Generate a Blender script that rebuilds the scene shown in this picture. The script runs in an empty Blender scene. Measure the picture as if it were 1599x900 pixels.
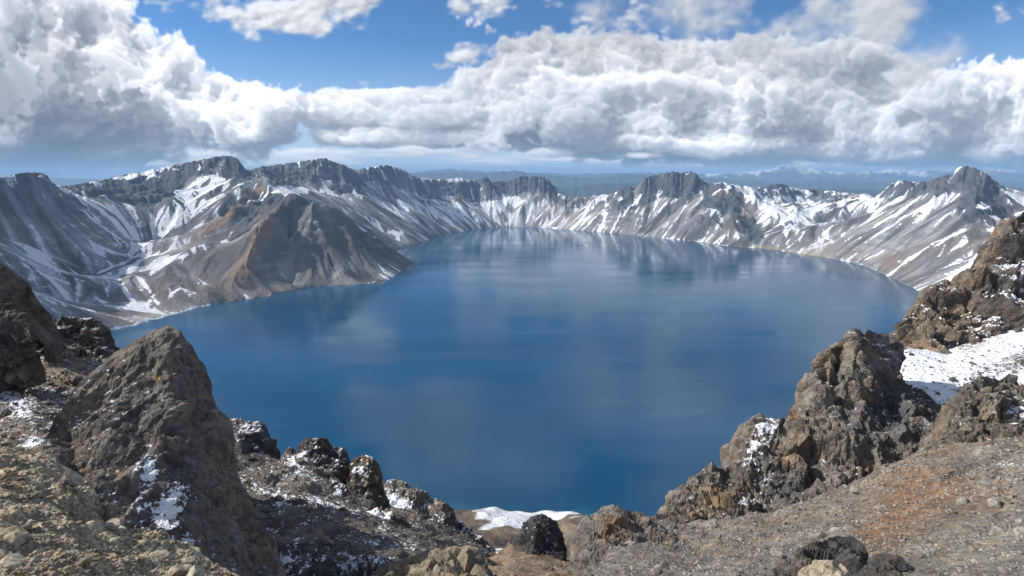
import bpy, math, time
import numpy as np
T0 = time.time()
C = bpy.context.scene.collection
R = math.radians

# ------------------------------------------------------------------ camera
H = 500.0                      # eye height above the lake, metres
F = 900.0                      # focal length in photograph pixels (1599 wide)
PITCH = 11.19                  # degrees below the horizon
cam_d = bpy.data.cameras.new('camera'); cam = bpy.data.objects.new('camera', cam_d); C.objects.link(cam)
cam_d.sensor_width = 36.0; cam_d.lens = 36.0*F/1599.0
cam_d.clip_start = 0.5; cam_d.clip_end = 400000.0
cam.location = (0, 0, H); cam.rotation_euler = (R(90-PITCH), 0, 0)
bpy.context.scene.camera = cam

# ------------------------------------------------------------------ light
SUN_EL, SUN_AZ = 36.0, -82.0   # degrees; azimuth from the view direction, negative = left
sun_d = bpy.data.lights.new('sun', 'SUN'); sun = bpy.data.objects.new('sun', sun_d); C.objects.link(sun)
sun_d.energy = 4.3; sun_d.angle = R(0.5); sun_d.color = (1.0, 0.95, 0.87)
sd = np.array([math.sin(R(SUN_AZ))*math.cos(R(SUN_EL)), math.cos(R(SUN_AZ))*math.cos(R(SUN_EL)), math.sin(R(SUN_EL))])
sun.rotation_euler = (R(90-SUN_EL), 0, R(180-SUN_AZ))
sc = bpy.context.scene
sc.view_settings.view_transform = 'Standard'; sc.view_settings.look = 'None'
sc.view_settings.exposure = 0.5; sc.view_settings.gamma = 1.0
sc.render.engine = 'CYCLES'
sc.cycles.use_denoising = True
sc.cycles.max_bounces = 5; sc.cycles.diffuse_bounces = 2; sc.cycles.glossy_bounces = 2
sc.cycles.transmission_bounces = 2; sc.cycles.volume_bounces = 0; sc.cycles.transparent_max_bounces = 4


# node helpers
class NT:
    def __init__(s, tree): s.t = tree; s.n = tree.nodes; s.l = tree.links
    def node(s, typ, **kw):
        n = s.n.new(typ)
        for k, v in kw.items(): setattr(n, k, v)
        return n
    def put(s, sock, v):
        if v is None: return
        if hasattr(v, 'links'): s.l.new(v, sock)
        elif isinstance(v, (tuple, list)) and sock.type == 'RGBA' and len(v) == 3: sock.default_value = (*v, 1)
        else: sock.default_value = v
    def math(s, op, a, b=None, c=None, clamp=False):
        n = s.node('ShaderNodeMath', operation=op, use_clamp=clamp)
        s.put(n.inputs[0], a); s.put(n.inputs[1], b); s.put(n.inputs[2], c); return n.outputs[0]
    def vmath(s, op, a, b=None):
        n = s.node('ShaderNodeVectorMath', operation=op); s.put(n.inputs[0], a); s.put(n.inputs[1], b)
        return n.outputs['Value'] if op in ('LENGTH', 'DOT_PRODUCT') else n.outputs[0]
    def mix(s, f, a, b, mode='MIX'):
        n = s.node('ShaderNodeMix', data_type='RGBA', blend_type=mode); n.clamp_factor = True
        s.put(n.inputs[0], f); s.put(n.inputs[6], a); s.put(n.inputs[7], b); return n.outputs[2]
    def fmix(s, f, a, b):
        n = s.node('ShaderNodeMix', data_type='FLOAT'); s.put(n.inputs[0], f); s.put(n.inputs[2], a); s.put(n.inputs[3], b); return n.outputs[0]
    def rng(s, v, a, b, c=0.0, d=1.0, smooth=True):
        n = s.node('ShaderNodeMapRange', interpolation_type='SMOOTHSTEP' if smooth else 'LINEAR')
        for i, x in enumerate((v, a, b, c, d)): s.put(n.inputs[i], x)
        return n.outputs[0]
    def noise(s, vec, scale, detail=6, rough=0.55, dist=0.0, out=0, typ=None):
        n = s.node('ShaderNodeTexNoise'); s.put(n.inputs['Vector'], vec)
        if typ: n.noise_type = typ
        s.put(n.inputs['Scale'], scale); s.put(n.inputs['Detail'], detail); s.put(n.inputs['Roughness'], rough); s.put(n.inputs['Distortion'], dist)
        return n.outputs[out]
    def voro(s, vec, scale, feature='F1', out='Distance', rand=1.0):
        n = s.node('ShaderNodeTexVoronoi', feature=feature); s.put(n.inputs['Vector'], vec); s.put(n.inputs['Scale'], scale)
        s.put(n.inputs['Randomness'], rand); return n.outputs[out]
    def attr(s, name, out='Fac'):
        n = s.node('ShaderNodeAttribute', attribute_name=name); return n.outputs[out]
    def bump(s, h, strength, dist, normal=None):
        n = s.node('ShaderNodeBump'); s.put(n.inputs['Height'], h); s.put(n.inputs['Strength'], strength); s.put(n.inputs['Distance'], dist)
        if normal is not None: s.put(n.inputs['Normal'], normal)
        return n.outputs[0]
    def pos(s): return s.node('ShaderNodeNewGeometry').outputs['Position']
    def mapping(s, vec, scale):
        n = s.node('ShaderNodeVectorMath', operation='MULTIPLY'); s.put(n.inputs[0], vec); n.inputs[1].default_value = scale; return n.outputs[0]
    def sep(s, v):
        n = s.node('ShaderNodeSeparateXYZ'); s.put(n.inputs[0], v); return n.outputs
def new_mat(name):
    m = bpy.data.materials.new(name); m.use_nodes = True; m.node_tree.nodes.clear(); t = NT(m.node_tree)
    out = t.node('ShaderNodeOutputMaterial'); b = t.node('ShaderNodeBsdfPrincipled'); t.l.new(b.outputs[0], out.inputs[0])
    return m, t, b, out


# ------------------------------------------------------------------ clouds
def lattice_taps(c):
    i = np.floor(c).astype(np.int64); f = (c - i).astype(np.float32)
    w = np.stack([(1-f)**3/6, (3*f**3-6*f**2+4)/6, (-3*f**3+3*f**2+3*f+1)/6, f**3/6])
    return i, w.astype(np.float32)
def lattice_noise(cx, cy, cz, seed):
    """cubic B-spline noise on the grid cx x cy x cz (coordinates in lattice units), ~unit variance; axes (y,x,z)"""
    r = np.random.default_rng(seed)
    ix, wx = lattice_taps(cx - cx.min()); iy, wy = lattice_taps(cy - cy.min()); iz, wz = lattice_taps(cz - cz.min())
    L = r.standard_normal((iy.max()+4, ix.max()+4, iz.max()+4)).astype(np.float32) * 2.6
    A = sum(L[:, :, iz+k] * wz[k][None, None, :] for k in range(4))
    A = sum(A[iy+k] * wy[k][:, None, None] for k in range(4))
    out = None
    for k in range(4):
        t = A[:, ix+k] ; t *= wx[k][None, :, None]
        out = t if out is None else np.add(out, t, out=out)
    return out
def build_clouds():
    S = 1.0/576.0
    X = np.arange(-1.30, 1.30, S, dtype=np.float32)
    Y = np.arange(0.86, -0.055, -S, dtype=np.float32)
    nz = 34; dz = 8.0
    Z = (np.arange(nz) * dz).astype(np.float32)          # pseudo depth in photograph pixels
    gx = X*900.0 + 800.0; gy = 272.0 - Y*900.0            # about photograph pixels
    # (cx, cy, rx, ry, cz, rz, strength) of the cloud masses
    blobs = [
     (-60,130,240,190,120,120,1.0),(60,110,160,130,110,100,1.0),(170,140,140,105,100,100,1.0),(255,150,110,82,90,90,1.0),(330,180,100,72,90,90,1.25),
     (400,178,66,56,95,85,1.25),(120,205,320,52,130,110,.9),(60,50,70,70,120,80,.7),(-200,80,200,220,120,120,1.0),
     (340,222,130,34,150,70,.8),(120,232,330,44,140,90,.95),(420,215,60,26,120,60,.7),
     (520,176,150,34,150,80,.8),(690,180,130,32,150,80,.75),(640,156,190,20,150,80,.5),(800,150,100,45,150,80,.8),(560,215,90,20,130,60,.7),(700,216,110,17,130,60,.75),
     (300,236,60,12,150,60,.7),(860,240,40,10,60,50,.7),(1000,244,50,7,60,50,.6),
     (880,165,110,85,130,100,.9),(960,150,120,75,140,100,1.0),(1080,175,150,85,140,110,1.0),(905,190,60,42,60,55,1.05),
     (1200,170,150,90,140,110,1.0),(1300,190,160,75,130,110,.9),(1500,165,120,72,120,100,1.0),(1620,190,150,80,120,100,1.0),(1420,205,150,52,130,100,.95),
     (1150,225,350,28,120,100,.85),(1450,240,260,24,130,100,.8),(1750,200,200,90,120,100,1.0),
     (1330,95,130,40,110,60,.4),
     # above the frame, seen in the lake
     (300,-230,260,90,100,70,.5),(965,-80,52,56,100,70,1.3),(1082,-84,70,50,100,70,1.3),(748,-200,150,84,100,70,1.2),(700,-90,60,34,100,60,.9),(1300,-150,150,60,100,60,1.0),(1200,-260,200,80,100,70,.55),(560,-420,300,80,100,70,.45),(1500,-160,200,90,100,70,.5),(900,-480,260,70,100,70,.4),(-100,-250,240,140,100,80,.6),(560,-110,120,50,100,60,.8),(850,-130,90,50,100,60,.8),
    ]
    macro = np.full((len(gy), len(gx), nz), -1.2, np.float32)
    def place(cx, cy, rx, ry):
        # photograph position -> tangent of bearing and height, as used by the field
        if cy < -62: return cx, cy, rx, ry
        v = 450.0-cy; dy = 882.9+v*0.19406; return 800+900*(cx-799.5)/dy, 272-900*(-174.66+v*0.98099)/dy, rx*900/dy, ry*900/dy
    for (cx, cy, rx, ry, cz, rz, s) in blobs:
        cx, cy, rx, ry = place(cx, cy, rx, ry)
        R = 1.9
        x0, x1 = np.searchsorted(gx, [cx-R*rx, cx+R*rx]); y0, y1 = np.searchsorted(gy, [cy-R*ry, cy+R*ry])
        if x0 >= x1 or y0 >= y1: continue
        qy = (gy[y0:y1]-cy)/ry
        q = ((gx[x0:x1]-cx)/rx)[None, :, None]**2 + (qy*np.where(qy > 0, 1.25, 1.0))[:, None, None]**2 + ((Z-cz)/rz)[None, None, :]**2
        v = s*1.0 - q*0.9
        sub = macro[y0:y1, x0:x1]; np.maximum(sub, v, out=sub)
    # noise with finer features towards the horizon
    ywarp = np.cumsum(np.where(Y > 0, 1.0 + 0.9*np.exp(-np.clip(Y, 0, 1)/0.07), 1.9).astype(np.float32)); ywarp *= 900*S
    n = None; amp = 1.0; tot = 0
    for o, wl in enumerate([190, 92, 45, 22, 11.5, 6.2, 3.4]):
        l = lattice_noise(gx/wl, ywarp/wl, Z/wl*1.0, 11+o)
        if o in (1, 2, 3, 4): l = 1.05 - np.abs(l)*1.35    # puffs: sharp valleys between round heads
        a = [0.62, 0.74, 0.52, 0.33, .22, .14, .09][o]
        if n is None: n = l*a
        else: n += l*a
        del l
    wisp = np.float32(1)
    d = macro*1.25 + n*0.60 - 0.30
    del n, macro
    edge = np.float32(0.15)
    dens = np.clip(d/edge, 0, 1); del d
    dens *= dens*(3-2*dens)*0 + 1
    # fade thin at the horizon
    # light: optical depth toward a sun at the upper left; a near-range and a far-range term
    H, W, D = dens.shape
    def sweep(sx, sz, keep, k):
        L = np.zeros((W, D), np.float32); lit = np.empty_like(dens)
        ii = np.arange(W, dtype=np.float32) - sx
        i0 = np.clip(np.floor(ii).astype(int), 0, W-1); f = (ii-np.floor(ii)).astype(np.float32)[:, None]; i1 = np.clip(i0+1, 0, W-1)
        for r_ in range(H):
            L = L[i0]*(1-f) + L[i1]*f
            Lz = np.concatenate([L[:, :1]*0.3, L[:, :-1]], 1) if sz > 0 else np.concatenate([L[:, 1:], L[:, -1:]], 1)
            L = (L*(1-abs(sz)) + Lz*abs(sz))*keep + dens[r_]*k
            lit[r_] = L
        return lit
    lit = sweep(0.80, 0.20, 0.962, 0.11)
    lit2 = sweep(0.45, 0.02, 0.994, 0.030)
    # ambient from above and front
    A = np.zeros((W, D), np.float32)
    T = np.ones((H, W), np.float32); C = np.zeros((H, W), np.float32); Am = np.zeros((H, W), np.float32)
    shade = 1+0.16*(lattice_noise(gx/210, ywarp/150, np.zeros(1), 77)[:, :, 0]+0.6*lattice_noise(gx/80, ywarp/60, np.zeros(1), 78)[:, :, 0])   # clouds out of view shade parts of these
    shade = np.clip(shade, .45, 1.3)
    ek = 1-np.exp(-dens*0.65)
    up = np.cumsum(dens.mean(2), 0)  # optical depth overhead
    front = np.zeros((H, W), np.float32)
    for k in range(D):
        a = ek[:, :, k]
        l = np.exp(-lit[:, :, k]*1.25)*(0.16+0.84*np.exp(-lit2[:, :, k]*0.60))
        C += T*a*l*shade; Am += T*a*(0.36+0.64*np.exp(-lit2[:, :, k]*0.65))
        T *= 1-a
    alpha = 1-T
    # thin layers: torn shreds, a translucent sheet, flat far strata near the horizon
    def thin(blobs2, wls, amps, sy, thr, soft, seed, alpha_max, bright, stretch=1.0, tilt=0.0):
        m = np.full((H, W), -1.5, np.float32)
        for (cx, cy, rx, ry, s) in blobs2:
            cx, cy, rx, ry = place(cx, cy, rx, ry)
            q = ((gx[None, :]-cx)/rx)**2 + ((gy[:, None]-cy-(gx[None, :]-cx)*tilt)/ry)**2
            m = np.maximum(m, s - q*0.8)
        n = np.zeros((H, W), np.float32)
        for o, (wl, a) in enumerate(zip(wls, amps)):
            n += lattice_noise(gx/(wl*stretch), ywarp*sy/wl, np.zeros(1), seed+o)[:, :, 0]*a
        v = np.clip((m + n - thr)/soft, 0, 1); v = v*v*(3-2*v)
        relief = np.clip(0.5 - (np.roll(n, (3, 3), (0, 1)) - n)*1.2, 0, 1)     # lit toward the upper left
        return v*alpha_max, (0.62+0.38*relief)*bright
    layers = [
      thin([(450,5,110,40,1.15),(350,0,80,30,1.0),(545,8,60,36,1.15),(735,15,50,34,.5),(760,84,62,24,.4),(570,128,26,14,.25),(700,105,24,8,.2),(880,75,90,45,.42),(860,15,30,20,.1),(1000,60,60,60,.3),(240,3,30,8,.1),
            (930,-90,200,60,.4),(300,-250,300,120,.35)],
           [75, 38, 19, 9.5, 5, 3], [.48, .50, .36, .22, .12, .07], 1.2, 0.20, 1.15, 301, .95, .93, 1.3),
      thin([(1120,30,230,70,1.15),(1260,60,230,80,1.15),(1370,100,130,60,1.0),(1000,10,120,40,.95),(900,90,80,30,.6),(1430,120,80,40,.7),(1240,-60,260,90,.9)],
           [110, 55, 27, 14, 7, 4], [.34, .34, .28, .13, .06, .03], 1.1, 0.02, 1.05, 331, .93, .80, 1.25, 0.10),
      thin([(500,243,700,22,.75),(1150,254,700,10,.6),(100,252,330,26,1.05),(640,220,260,22,.5),(1450,262,300,10,.4),(-300,235,400,34,.8),(1900,250,400,24,.7)],
           [70, 34, 17, 8, 4], [.30, .26, .2, .13, .08], 1.6, 0.10, 0.8, 361, .9, 1.12, 3.2),
    ]
    return X, Y, alpha, C, Am, layers

# ------------------------------------------------------------------ sky: Nishita air behind clouds worked out from a density field
def build_world():
    X, Y, al, Cl, Am, layers = build_clouds()
    A = np.zeros_like(al); Rr = np.zeros(al.shape+(3,), np.float32)
    SUNC = np.array([.93, .885, .82], np.float32)*CLOUD_SUN; AMB = np.array([.37, .45, .60], np.float32)*CLOUD_AMB
    for a_, b_ in layers[::-1]:
        Rr = Rr*(1-a_[..., None]) + (a_*b_)[..., None]*np.array([.86, .88, .92], np.float32)*CLOUD_THIN; A = A*(1-a_)+a_
    Rr = Rr*(1-al[..., None]) + Cl[..., None]*SUNC + Am[..., None]*AMB
    A = A*(1-al)+al
    h, w = A.shape
    img = bpy.data.images.new('cloud_field', w, h, alpha=True, float_buffer=True, is_data=True)
    buf = np.ones((h, w, 4), np.float32); buf[..., :3] = Rr; buf[..., 3] = A
    buf = buf[::-1]; img.alpha_mode = 'CHANNEL_PACKED'; img.pixels.foreach_set(np.ascontiguousarray(buf).ravel()); img.update(); img.pack()
    wd = bpy.data.worlds.new('World'); sc.world = wd; wd.use_nodes = True; wd.node_tree.nodes.clear(); t = NT(wd.node_tree)
    out = t.node('ShaderNodeOutputWorld'); bg = t.node('ShaderNodeBackground'); t.l.new(bg.outputs[0], out.inputs[0])
    sky = t.node('ShaderNodeTexSky', sky_type='NISHITA'); sky.sun_disc = False
    sky.sun_elevation = R(SUN_EL); sky.sun_rotation = R(SUN_AZ); sky.altitude = 2500; sky.air_density = 1.0; sky.dust_density = 0.6; sky.ozone_density = 2.0
    d = t.node('ShaderNodeTexCoord').outputs['Generated']
    s = t.sep(d); yy = t.math('MAXIMUM', s[1], 0.02)
    u = t.math('DIVIDE', s[0], yy); v = t.math('DIVIDE', s[2], yy)
    x0, x1 = float(X[0]), float(X[-1]); y1, y0 = float(Y[0]), float(Y[-1])
    cu = t.math('MULTIPLY_ADD', u, 1/(x1-x0), -x0/(x1-x0)); cv = t.math('MULTIPLY_ADD', v, 1/(y1-y0), -y0/(y1-y0))
    cmb = t.node('ShaderNodeCombineXYZ'); t.put(cmb.inputs[0], cu); t.put(cmb.inputs[1], cv)
    im = t.node('ShaderNodeTexImage', interpolation='Cubic', extension='EXTEND'); im.image = img; t.put(im.inputs[0], cmb.outputs[0])
    # the same kind of broken cloud all round, where the detailed field ends
    win = t.math('MULTIPLY', t.rng(t.math('ABSOLUTE', u), 1.05, 1.28, 1, 0), t.rng(v, 0.66, 0.84, 1, 0))
    win = t.math('MULTIPLY', win, t.rng(s[1], 0.02, 0.06))
    zz = t.math('ADD', t.math('MAXIMUM', s[2], 0.0), 0.16)
    pl = t.vmath('DIVIDE', d, None); pn = pl.node
    c2 = t.node('ShaderNodeCombineXYZ'); [t.put(c2.inputs[i], zz) for i in range(3)]; t.put(pn.inputs[1], c2.outputs[0])
    n = t.noise(pl, 1.5, 8, 0.56); ga = t.rng(n, 0.44, 0.60)
    gb = t.rng(n, 0.46, 0.80, 1.0, 0.55)
    gcol = t.mix(1.0, (0.80*CLOUD_THIN, 0.82*CLOUD_THIN, 0.86*CLOUD_THIN), gb, 'MULTIPLY')
    K = 1.0/SKY_STRENGTH
    up = t.mix(1.0, sky.outputs[0], SKY_TINT, 'MULTIPLY')
    horizon = t.rng(s[2], -0.01, 0.22, 1.0, 0.0)
    up = t.mix(t.math('MULTIPLY', horizon, HORIZON_MIX), up, tuple(c*K for c in HORIZON_COL))
    gen = t.mix(ga, up, t.mix(1.0, gcol, (K, K, K), 'MULTIPLY'))
    one = t.math('SUBTRACT', 1.0, im.outputs[1])
    ca = t.node('ShaderNodeCombineXYZ'); [t.put(ca.inputs[i], one) for i in range(3)]
    det = t.mix(1.0, t.mix(1.0, up, ca.outputs[0], 'MULTIPLY'), t.mix(1.0, im.outputs[0], (K, K, K), 'MULTIPLY'), 'ADD')
    t.put(bg.inputs[0], t.mix(win, gen, det)); bg.inputs[1].default_value = SKY_STRENGTH
    wd.cycles.sampling_method = 'MANUAL'; wd.cycles.sample_map_resolution = 512
SKY_STRENGTH = 0.10
SKY_TINT = (0.43, 0.66, 0.86)
HORIZON_COL = (0.44, 0.54, 0.68); HORIZON_MIX = 0.85
CLOUD_SUN, CLOUD_AMB, CLOUD_THIN = 1.04, 0.60, 0.86
build_world()
print('sky', round(time.time()-T0, 1))


# ------------------------------------------------------------------ geometry helpers
SP, CP = math.sin(R(PITCH)), math.cos(R(PITCH))
def P(px, py, y):
    """the point at forward distance y seen at (px, py) of the photograph"""
    v = 450.0-py; dy = F*CP+v*SP; return ((px-799.5)/dy*y, y, H+(-F*SP+v*CP)/dy*y)
def PZ(px, py, z=0.0):
    v = 450.0-py; dy = F*CP+v*SP; return P(px, py, (H-z)/((F*SP-v*CP)/dy))
def proj(x, y, z):
    zc = y*CP-(z-H)*SP; yc = y*SP+(z-H)*CP; zc = np.maximum(zc, 1e-3)
    return 799.5+F*x/zc, 450.0-F*yc/zc
def sm(a, b, x): t = np.clip((x-a)/(b-a), 0, 1); return t*t*(3-2*t)
def _hash(ix, iy, iz, seed):
    h = (ix*374761393 + iy*668265263 + iz*2147483647 + seed*1274126177) & 0xffffffff
    h = ((h ^ (h >> 13))*1274126177) & 0xffffffff
    return (h ^ (h >> 16)) & 0xffffffff
_G = np.random.default_rng(5).standard_normal((256, 3)).astype(np.float32); _G /= np.linalg.norm(_G, axis=1)[:, None]
def perlin(p, seed=0):
    """gradient noise at points p (N,3), about -1..1"""
    i = np.floor(p).astype(np.int64); f = (p-i).astype(np.float32); u = f*f*f*(f*(f*6-15)+10); r = None
    for dx in (0, 1):
        wx = u[:, 0] if dx else 1-u[:, 0]
        for dy in (0, 1):
            wy = u[:, 1] if dy else 1-u[:, 1]
            for dz in (0, 1):
                wz = u[:, 2] if dz else 1-u[:, 2]
                g = _G[_hash(i[:, 0]+dx, i[:, 1]+dy, i[:, 2]+dz, seed) & 255]
                v = (g[:, 0]*(f[:, 0]-dx)+g[:, 1]*(f[:, 1]-dy)+g[:, 2]*(f[:, 2]-dz))*wx*wy*wz
                r = v if r is None else r+v
    return r*1.6
def fbm(p, scale, octaves=5, seed=0, gain=0.5, ridged=False):
    a = 1.0; t = 0; r = np.zeros(len(p), np.float32); q = np.asarray(p)*scale
    for o in range(octaves):
        n = perlin(q, seed+o*7); n = (1-2*np.abs(n)) if ridged else n
        r += n*a; t += a; a *= gain; q = q*2.03+17.3
    return r/t
def worley(p, seed=0):
    """cellular noise: distance to the nearest and the second feature, and the nearest cell's id 0..1"""
    i = np.floor(p).astype(np.int64); f = p-i; n = len(p)
    d1 = np.full(n, 9.0, np.float32); d2 = np.full(n, 9.0, np.float32); cid = np.zeros(n, np.int64)
    for dx in (-1, 0, 1):
        for dy in (-1, 0, 1):
            for dz in (-1, 0, 1):
                h = _hash(i[:, 0]+dx, i[:, 1]+dy, i[:, 2]+dz, seed)
                q0 = (h & 1023)/1023.0+dx-f[:, 0]; q1 = ((h >> 10) & 1023)/1023.0+dy-f[:, 1]; q2 = ((h >> 20) & 1023)/1023.0+dz-f[:, 2]
                d = q0*q0+q1*q1+q2*q2
                c = d < d1; d2 = np.where(c, d1, np.minimum(d2, d)); cid = np.where(c, h, cid); d1 = np.where(c, d, d1)
    return np.sqrt(d1), np.sqrt(d2), ((cid*2654435761) & 0xffff)/65535.0
def tag(o, label=None, cat=None, group=None, kind=None):
    if label: o['label'] = label
    if cat: o['category'] = cat
    if group: o['group'] = group
    if kind: o['kind'] = kind
    return o
def mesh_obj(name, V, Fc, mat, attrs=None, cols=None, smooth=True, parent=None):
    me = bpy.data.meshes.new(name); V = np.asarray(V, np.float32).reshape(-1, 3); Fc = np.asarray(Fc, np.int32); k = Fc.shape[1]
    me.vertices.add(len(V)); me.vertices.foreach_set('co', V.ravel())
    me.loops.add(Fc.size); me.loops.foreach_set('vertex_index', Fc.ravel())
    me.polygons.add(len(Fc)); me.polygons.foreach_set('loop_start', np.arange(0, Fc.size, k, dtype=np.int32))
    me.polygons.foreach_set('use_smooth', np.full(len(Fc), smooth))
    me.update(calc_edges=True)
    for n, a in (attrs or {}).items():
        at = me.attributes.new(n, 'FLOAT', 'POINT'); at.data.foreach_set('value', np.asarray(a, np.float32).ravel())
    for n, a in (cols or {}).items():
        at = me.attributes.new(n, 'FLOAT_COLOR', 'POINT'); c = np.ones((len(V), 4), np.float32); c[:, :3] = a; at.data.foreach_set('color', c.ravel())
    if isinstance(mat, (list, tuple)): [me.materials.append(m) for m in mat]
    else: me.materials.append(mat)
    o = bpy.data.objects.new(name, me); C.objects.link(o); o.parent = parent
    return o
def grid_faces(nr, nc, keep=None):
    i = np.arange(nr*nc).reshape(nr, nc)
    q = np.stack([i[:-1, :-1], i[:-1, 1:], i[1:, 1:], i[1:, :-1]], -1).reshape(-1, 4)
    return q if keep is None else q[keep.ravel()]
def compact(V, Fc, attrs, cols):
    used = np.zeros(len(V), bool); used[Fc.ravel()] = True; m = np.cumsum(used)-1
    return V[used], m[Fc], {k: a.ravel()[used] for k, a in attrs.items()}, {k: a.reshape(-1, 3)[used] for k, a in cols.items()}

# ------------------------------------------------------------------ the crater as a height field
STEP = 5.5
GX = np.arange(-5000, 5001, STEP); GY = np.arange(-200, 7400, STEP)
shore = [(160,520),(215,508),(260,494),(305,482),(350,473),(385,468),(420,463),(450,456),(480,450),(510,447),(540,446),(570,444),(600,440),(622,428),(636,416),(646,408),
  (632,402),(612,398),(604,393),(618,389),(640,385),(660,379),(680,371),(700,366),(722,362),(740,358),(765,356),(800,355),(830,355),(860,357),(900,360),(940,363),(980,367),(1020,371),(1060,375),(1085,377),
  (1110,381),(1150,386),(1190,388),(1215,391),(1250,397),(1300,404),(1340,412),(1380,428),(1410,443),(1432,454),(1441,462),(1430,466),(1455,474),
  (1500,500),(1500,560),(1470,640),(1380,720),(1280,800),(1130,846),(1010,842),(950,826),(928,812),(918,807),(900,812),(880,818),(850,822),(825,818),(800,813),(782,815),(765,809),(745,805),(722,801),(680,797),(600,795),(520,800),
  (400,780),(250,740),(100,660),(0,600),(60,560),(120,535)]
shore = np.array([PZ(*q)[:2] for q in shore])
_r = np.random.default_rng(12); _o = []
for _a, _b in zip(shore, np.roll(shore, -1, 0)):      # small bays and points
    _n = max(1, int(np.linalg.norm(_b-_a)/26)); _p = np.array([-(_b-_a)[1], (_b-_a)[0]])/(np.linalg.norm(_b-_a)+1e-6)
    for _k in range(_n): _o.append(_a+(_b-_a)*_k/_n+(_p*_r.normal()*(6.0 if _a[1] > 1500 else 4.5) if _k else 0))
shore = np.array(_o)
LINES = [
 # left rim mass, its cliff foot, and the spur that closes the cirque
 [(-900,300,500),(-600,290,900),(-250,290,1500),(-120,288,1950),(0,277,2450),(20,273,2520),(45,270,2600),(72,272,2680),(84,290,2750),(110,300,2800),(130,322,2800),(150,345,2780),(175,370,2780),(200,395,2760),(213,412,2650)],
 [(-250,400,1350),(-120,385,1750),(0,368,2280),(50,375,2360),(90,378,2430),(120,372,2500),(148,366,2640)],
 [(110,425,2330),(150,424,2340),(198,423,2380)], [(213,389,2950),(240,387,3000)],
 [(60,470,2020),(140,470,2060),(230,462,2150),(320,455,2230)],
 # second rim with the broad summit
 [(84,290,2750),(112,293,3500),(150,283,3900),(200,271,4100),(245,264,4200),(290,254,4150),(320,247,4050),(355,243,3950),(370,246,3900),(379,258,3860),(388,272,3850)],
 [(120,302,3450),(160,309,3650),(200,321,3720),(250,320,3740),(278,302,3780),(300,288,3780),(340,280,3740),(375,284,3720)],
 # spur forward to the headland, and its left rib
 [(388,272,3850),(398,269,3650),(412,282,3450),(425,296,3280),(440,311,3150),(465,308,3080),(490,305,3050),(510,312,3060),(530,330,3100),(560,355,3150),(600,385,3230),(640,405,3320)],
 [(405,292,3450),(350,335,3150),(290,370,3020),(250,387,2960)],
 [(440,311,3150),(430,345,2850),(405,380,2650),(378,420,2450),(352,462,2260)],
 [(490,305,3050),(482,360,2850),(478,410,2700)], [(530,330,3100),(545,380,2900)],
 [(452,345,2990),(440,400,2700),(425,435,2500)],
 # far rim, left to right
 [(379,258,4600),(400,262,4700),(430,257,4800),(480,250,4900),(510,247,4900),(530,256,4900),(550,266,4900),(575,262,5200),(605,258,5400),(625,263,5500),(650,276,5750),(680,281,5950),(730,280,6200),(750,277,6250),
  (760,276,6250),(770,285,6250),(790,283,6300),(815,275,6300),(840,274,6300),(858,281,6250),(870,292,6150),(885,304,6050),(897,311,5950),(925,305,5850),(950,302,5600),(965,296,5500),(978,290,5400),(990,294,5350),
  (1000,282,5300),(1020,272,5350),(1050,268,5350),(1080,266,5300),(1090,272,5200),(1105,285,5100),(1130,285,5000),(1160,289,5100),(1185,293,5300),(1205,288,5400),(1222,287,5400),(1240,293,5500),(1275,297,5600),
  (1340,302,5500),(1368,306,5200),(1380,296,4700),(1395,285,4300),(1415,282,4000),(1450,283,3750),(1470,276,3600),(1486,270,3500),(1495,262,3450),(1508,259,3400),(1528,265,3350),(1545,276,3300),(1560,290,3300),
  (1575,295,3350),(1599,302,3300),(1700,320,3000),(1850,330,2400),(2200,330,1500),(2900,330,800)],
 [(390,305,4350),(440,296,4480),(480,294,4530),(520,308,4480),(560,292,4780),(600,287,5080),(650,303,5600),(700,308,5780),(740,310,5950),(780,306,6060),(820,306,6060),(858,314,5950)],
 [(955,328,5150),(1000,318,5080),(1050,308,5050),(1088,300,5020)],
 [(1130,285,5000),(1126,320,4680),(1102,350,4400)], [(1130,285,5000),(1165,325,4560),(1190,358,4200)],
 [(1240,352,4020),(1300,350,4120),(1360,347,4150)], [(1200,318,5150),(1260,322,5200),(1340,322,5150)],
 [(1486,270,3500),(1470,300,3350),(1440,330,3250)],
 [(1528,265,3350),(1530,310,3130),(1512,345,2950)], [(1560,290,3300),(1575,330,3050),(1545,370,2850)],
 [(1520,375,2780),(1460,385,2820),(1400,398,2950)],
]
def lerp_line(pts, step):
    out = []
    for a, b in zip(pts[:-1], pts[1:]):
        a, b = np.array(a), np.array(b); n = max(1, int(np.linalg.norm((b-a)[:2])/step)); t = np.arange(n)/n
        out.append(a+(b-a)*t[:, None])
    out.append(np.array(pts[-1])[None]); return np.concatenate(out)
def poly_mask(gx, gy, poly):
    m = np.zeros((len(gy), len(gx)), bool); n = len(poly)
    X_, Y_ = np.meshgrid(gx, gy)
    for k in range(n):
        (x1, y1), (x2, y2) = poly[k], poly[(k+1) % n]
        if y1 == y2: continue
        c = ((y1 > Y_) != (y2 > Y_)) & (X_ < (x2-x1)*(Y_-y1)/(y2-y1)+x1); m ^= c
    return m
def resize(A, ny, nx):
    y = np.linspace(0, A.shape[0]-1, ny); x = np.linspace(0, A.shape[1]-1, nx)
    y0 = np.minimum(y.astype(int), A.shape[0]-2); x0 = np.minimum(x.astype(int), A.shape[1]-2)
    fy = (y-y0)[:, None]; fx = (x-x0)[None]
    a = A[y0][:, x0]*(1-fx)+A[y0][:, x0+1]*fx; b = A[y0+1][:, x0]*(1-fx)+A[y0+1][:, x0+1]*fx
    return a*(1-fy)+b*fy
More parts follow.
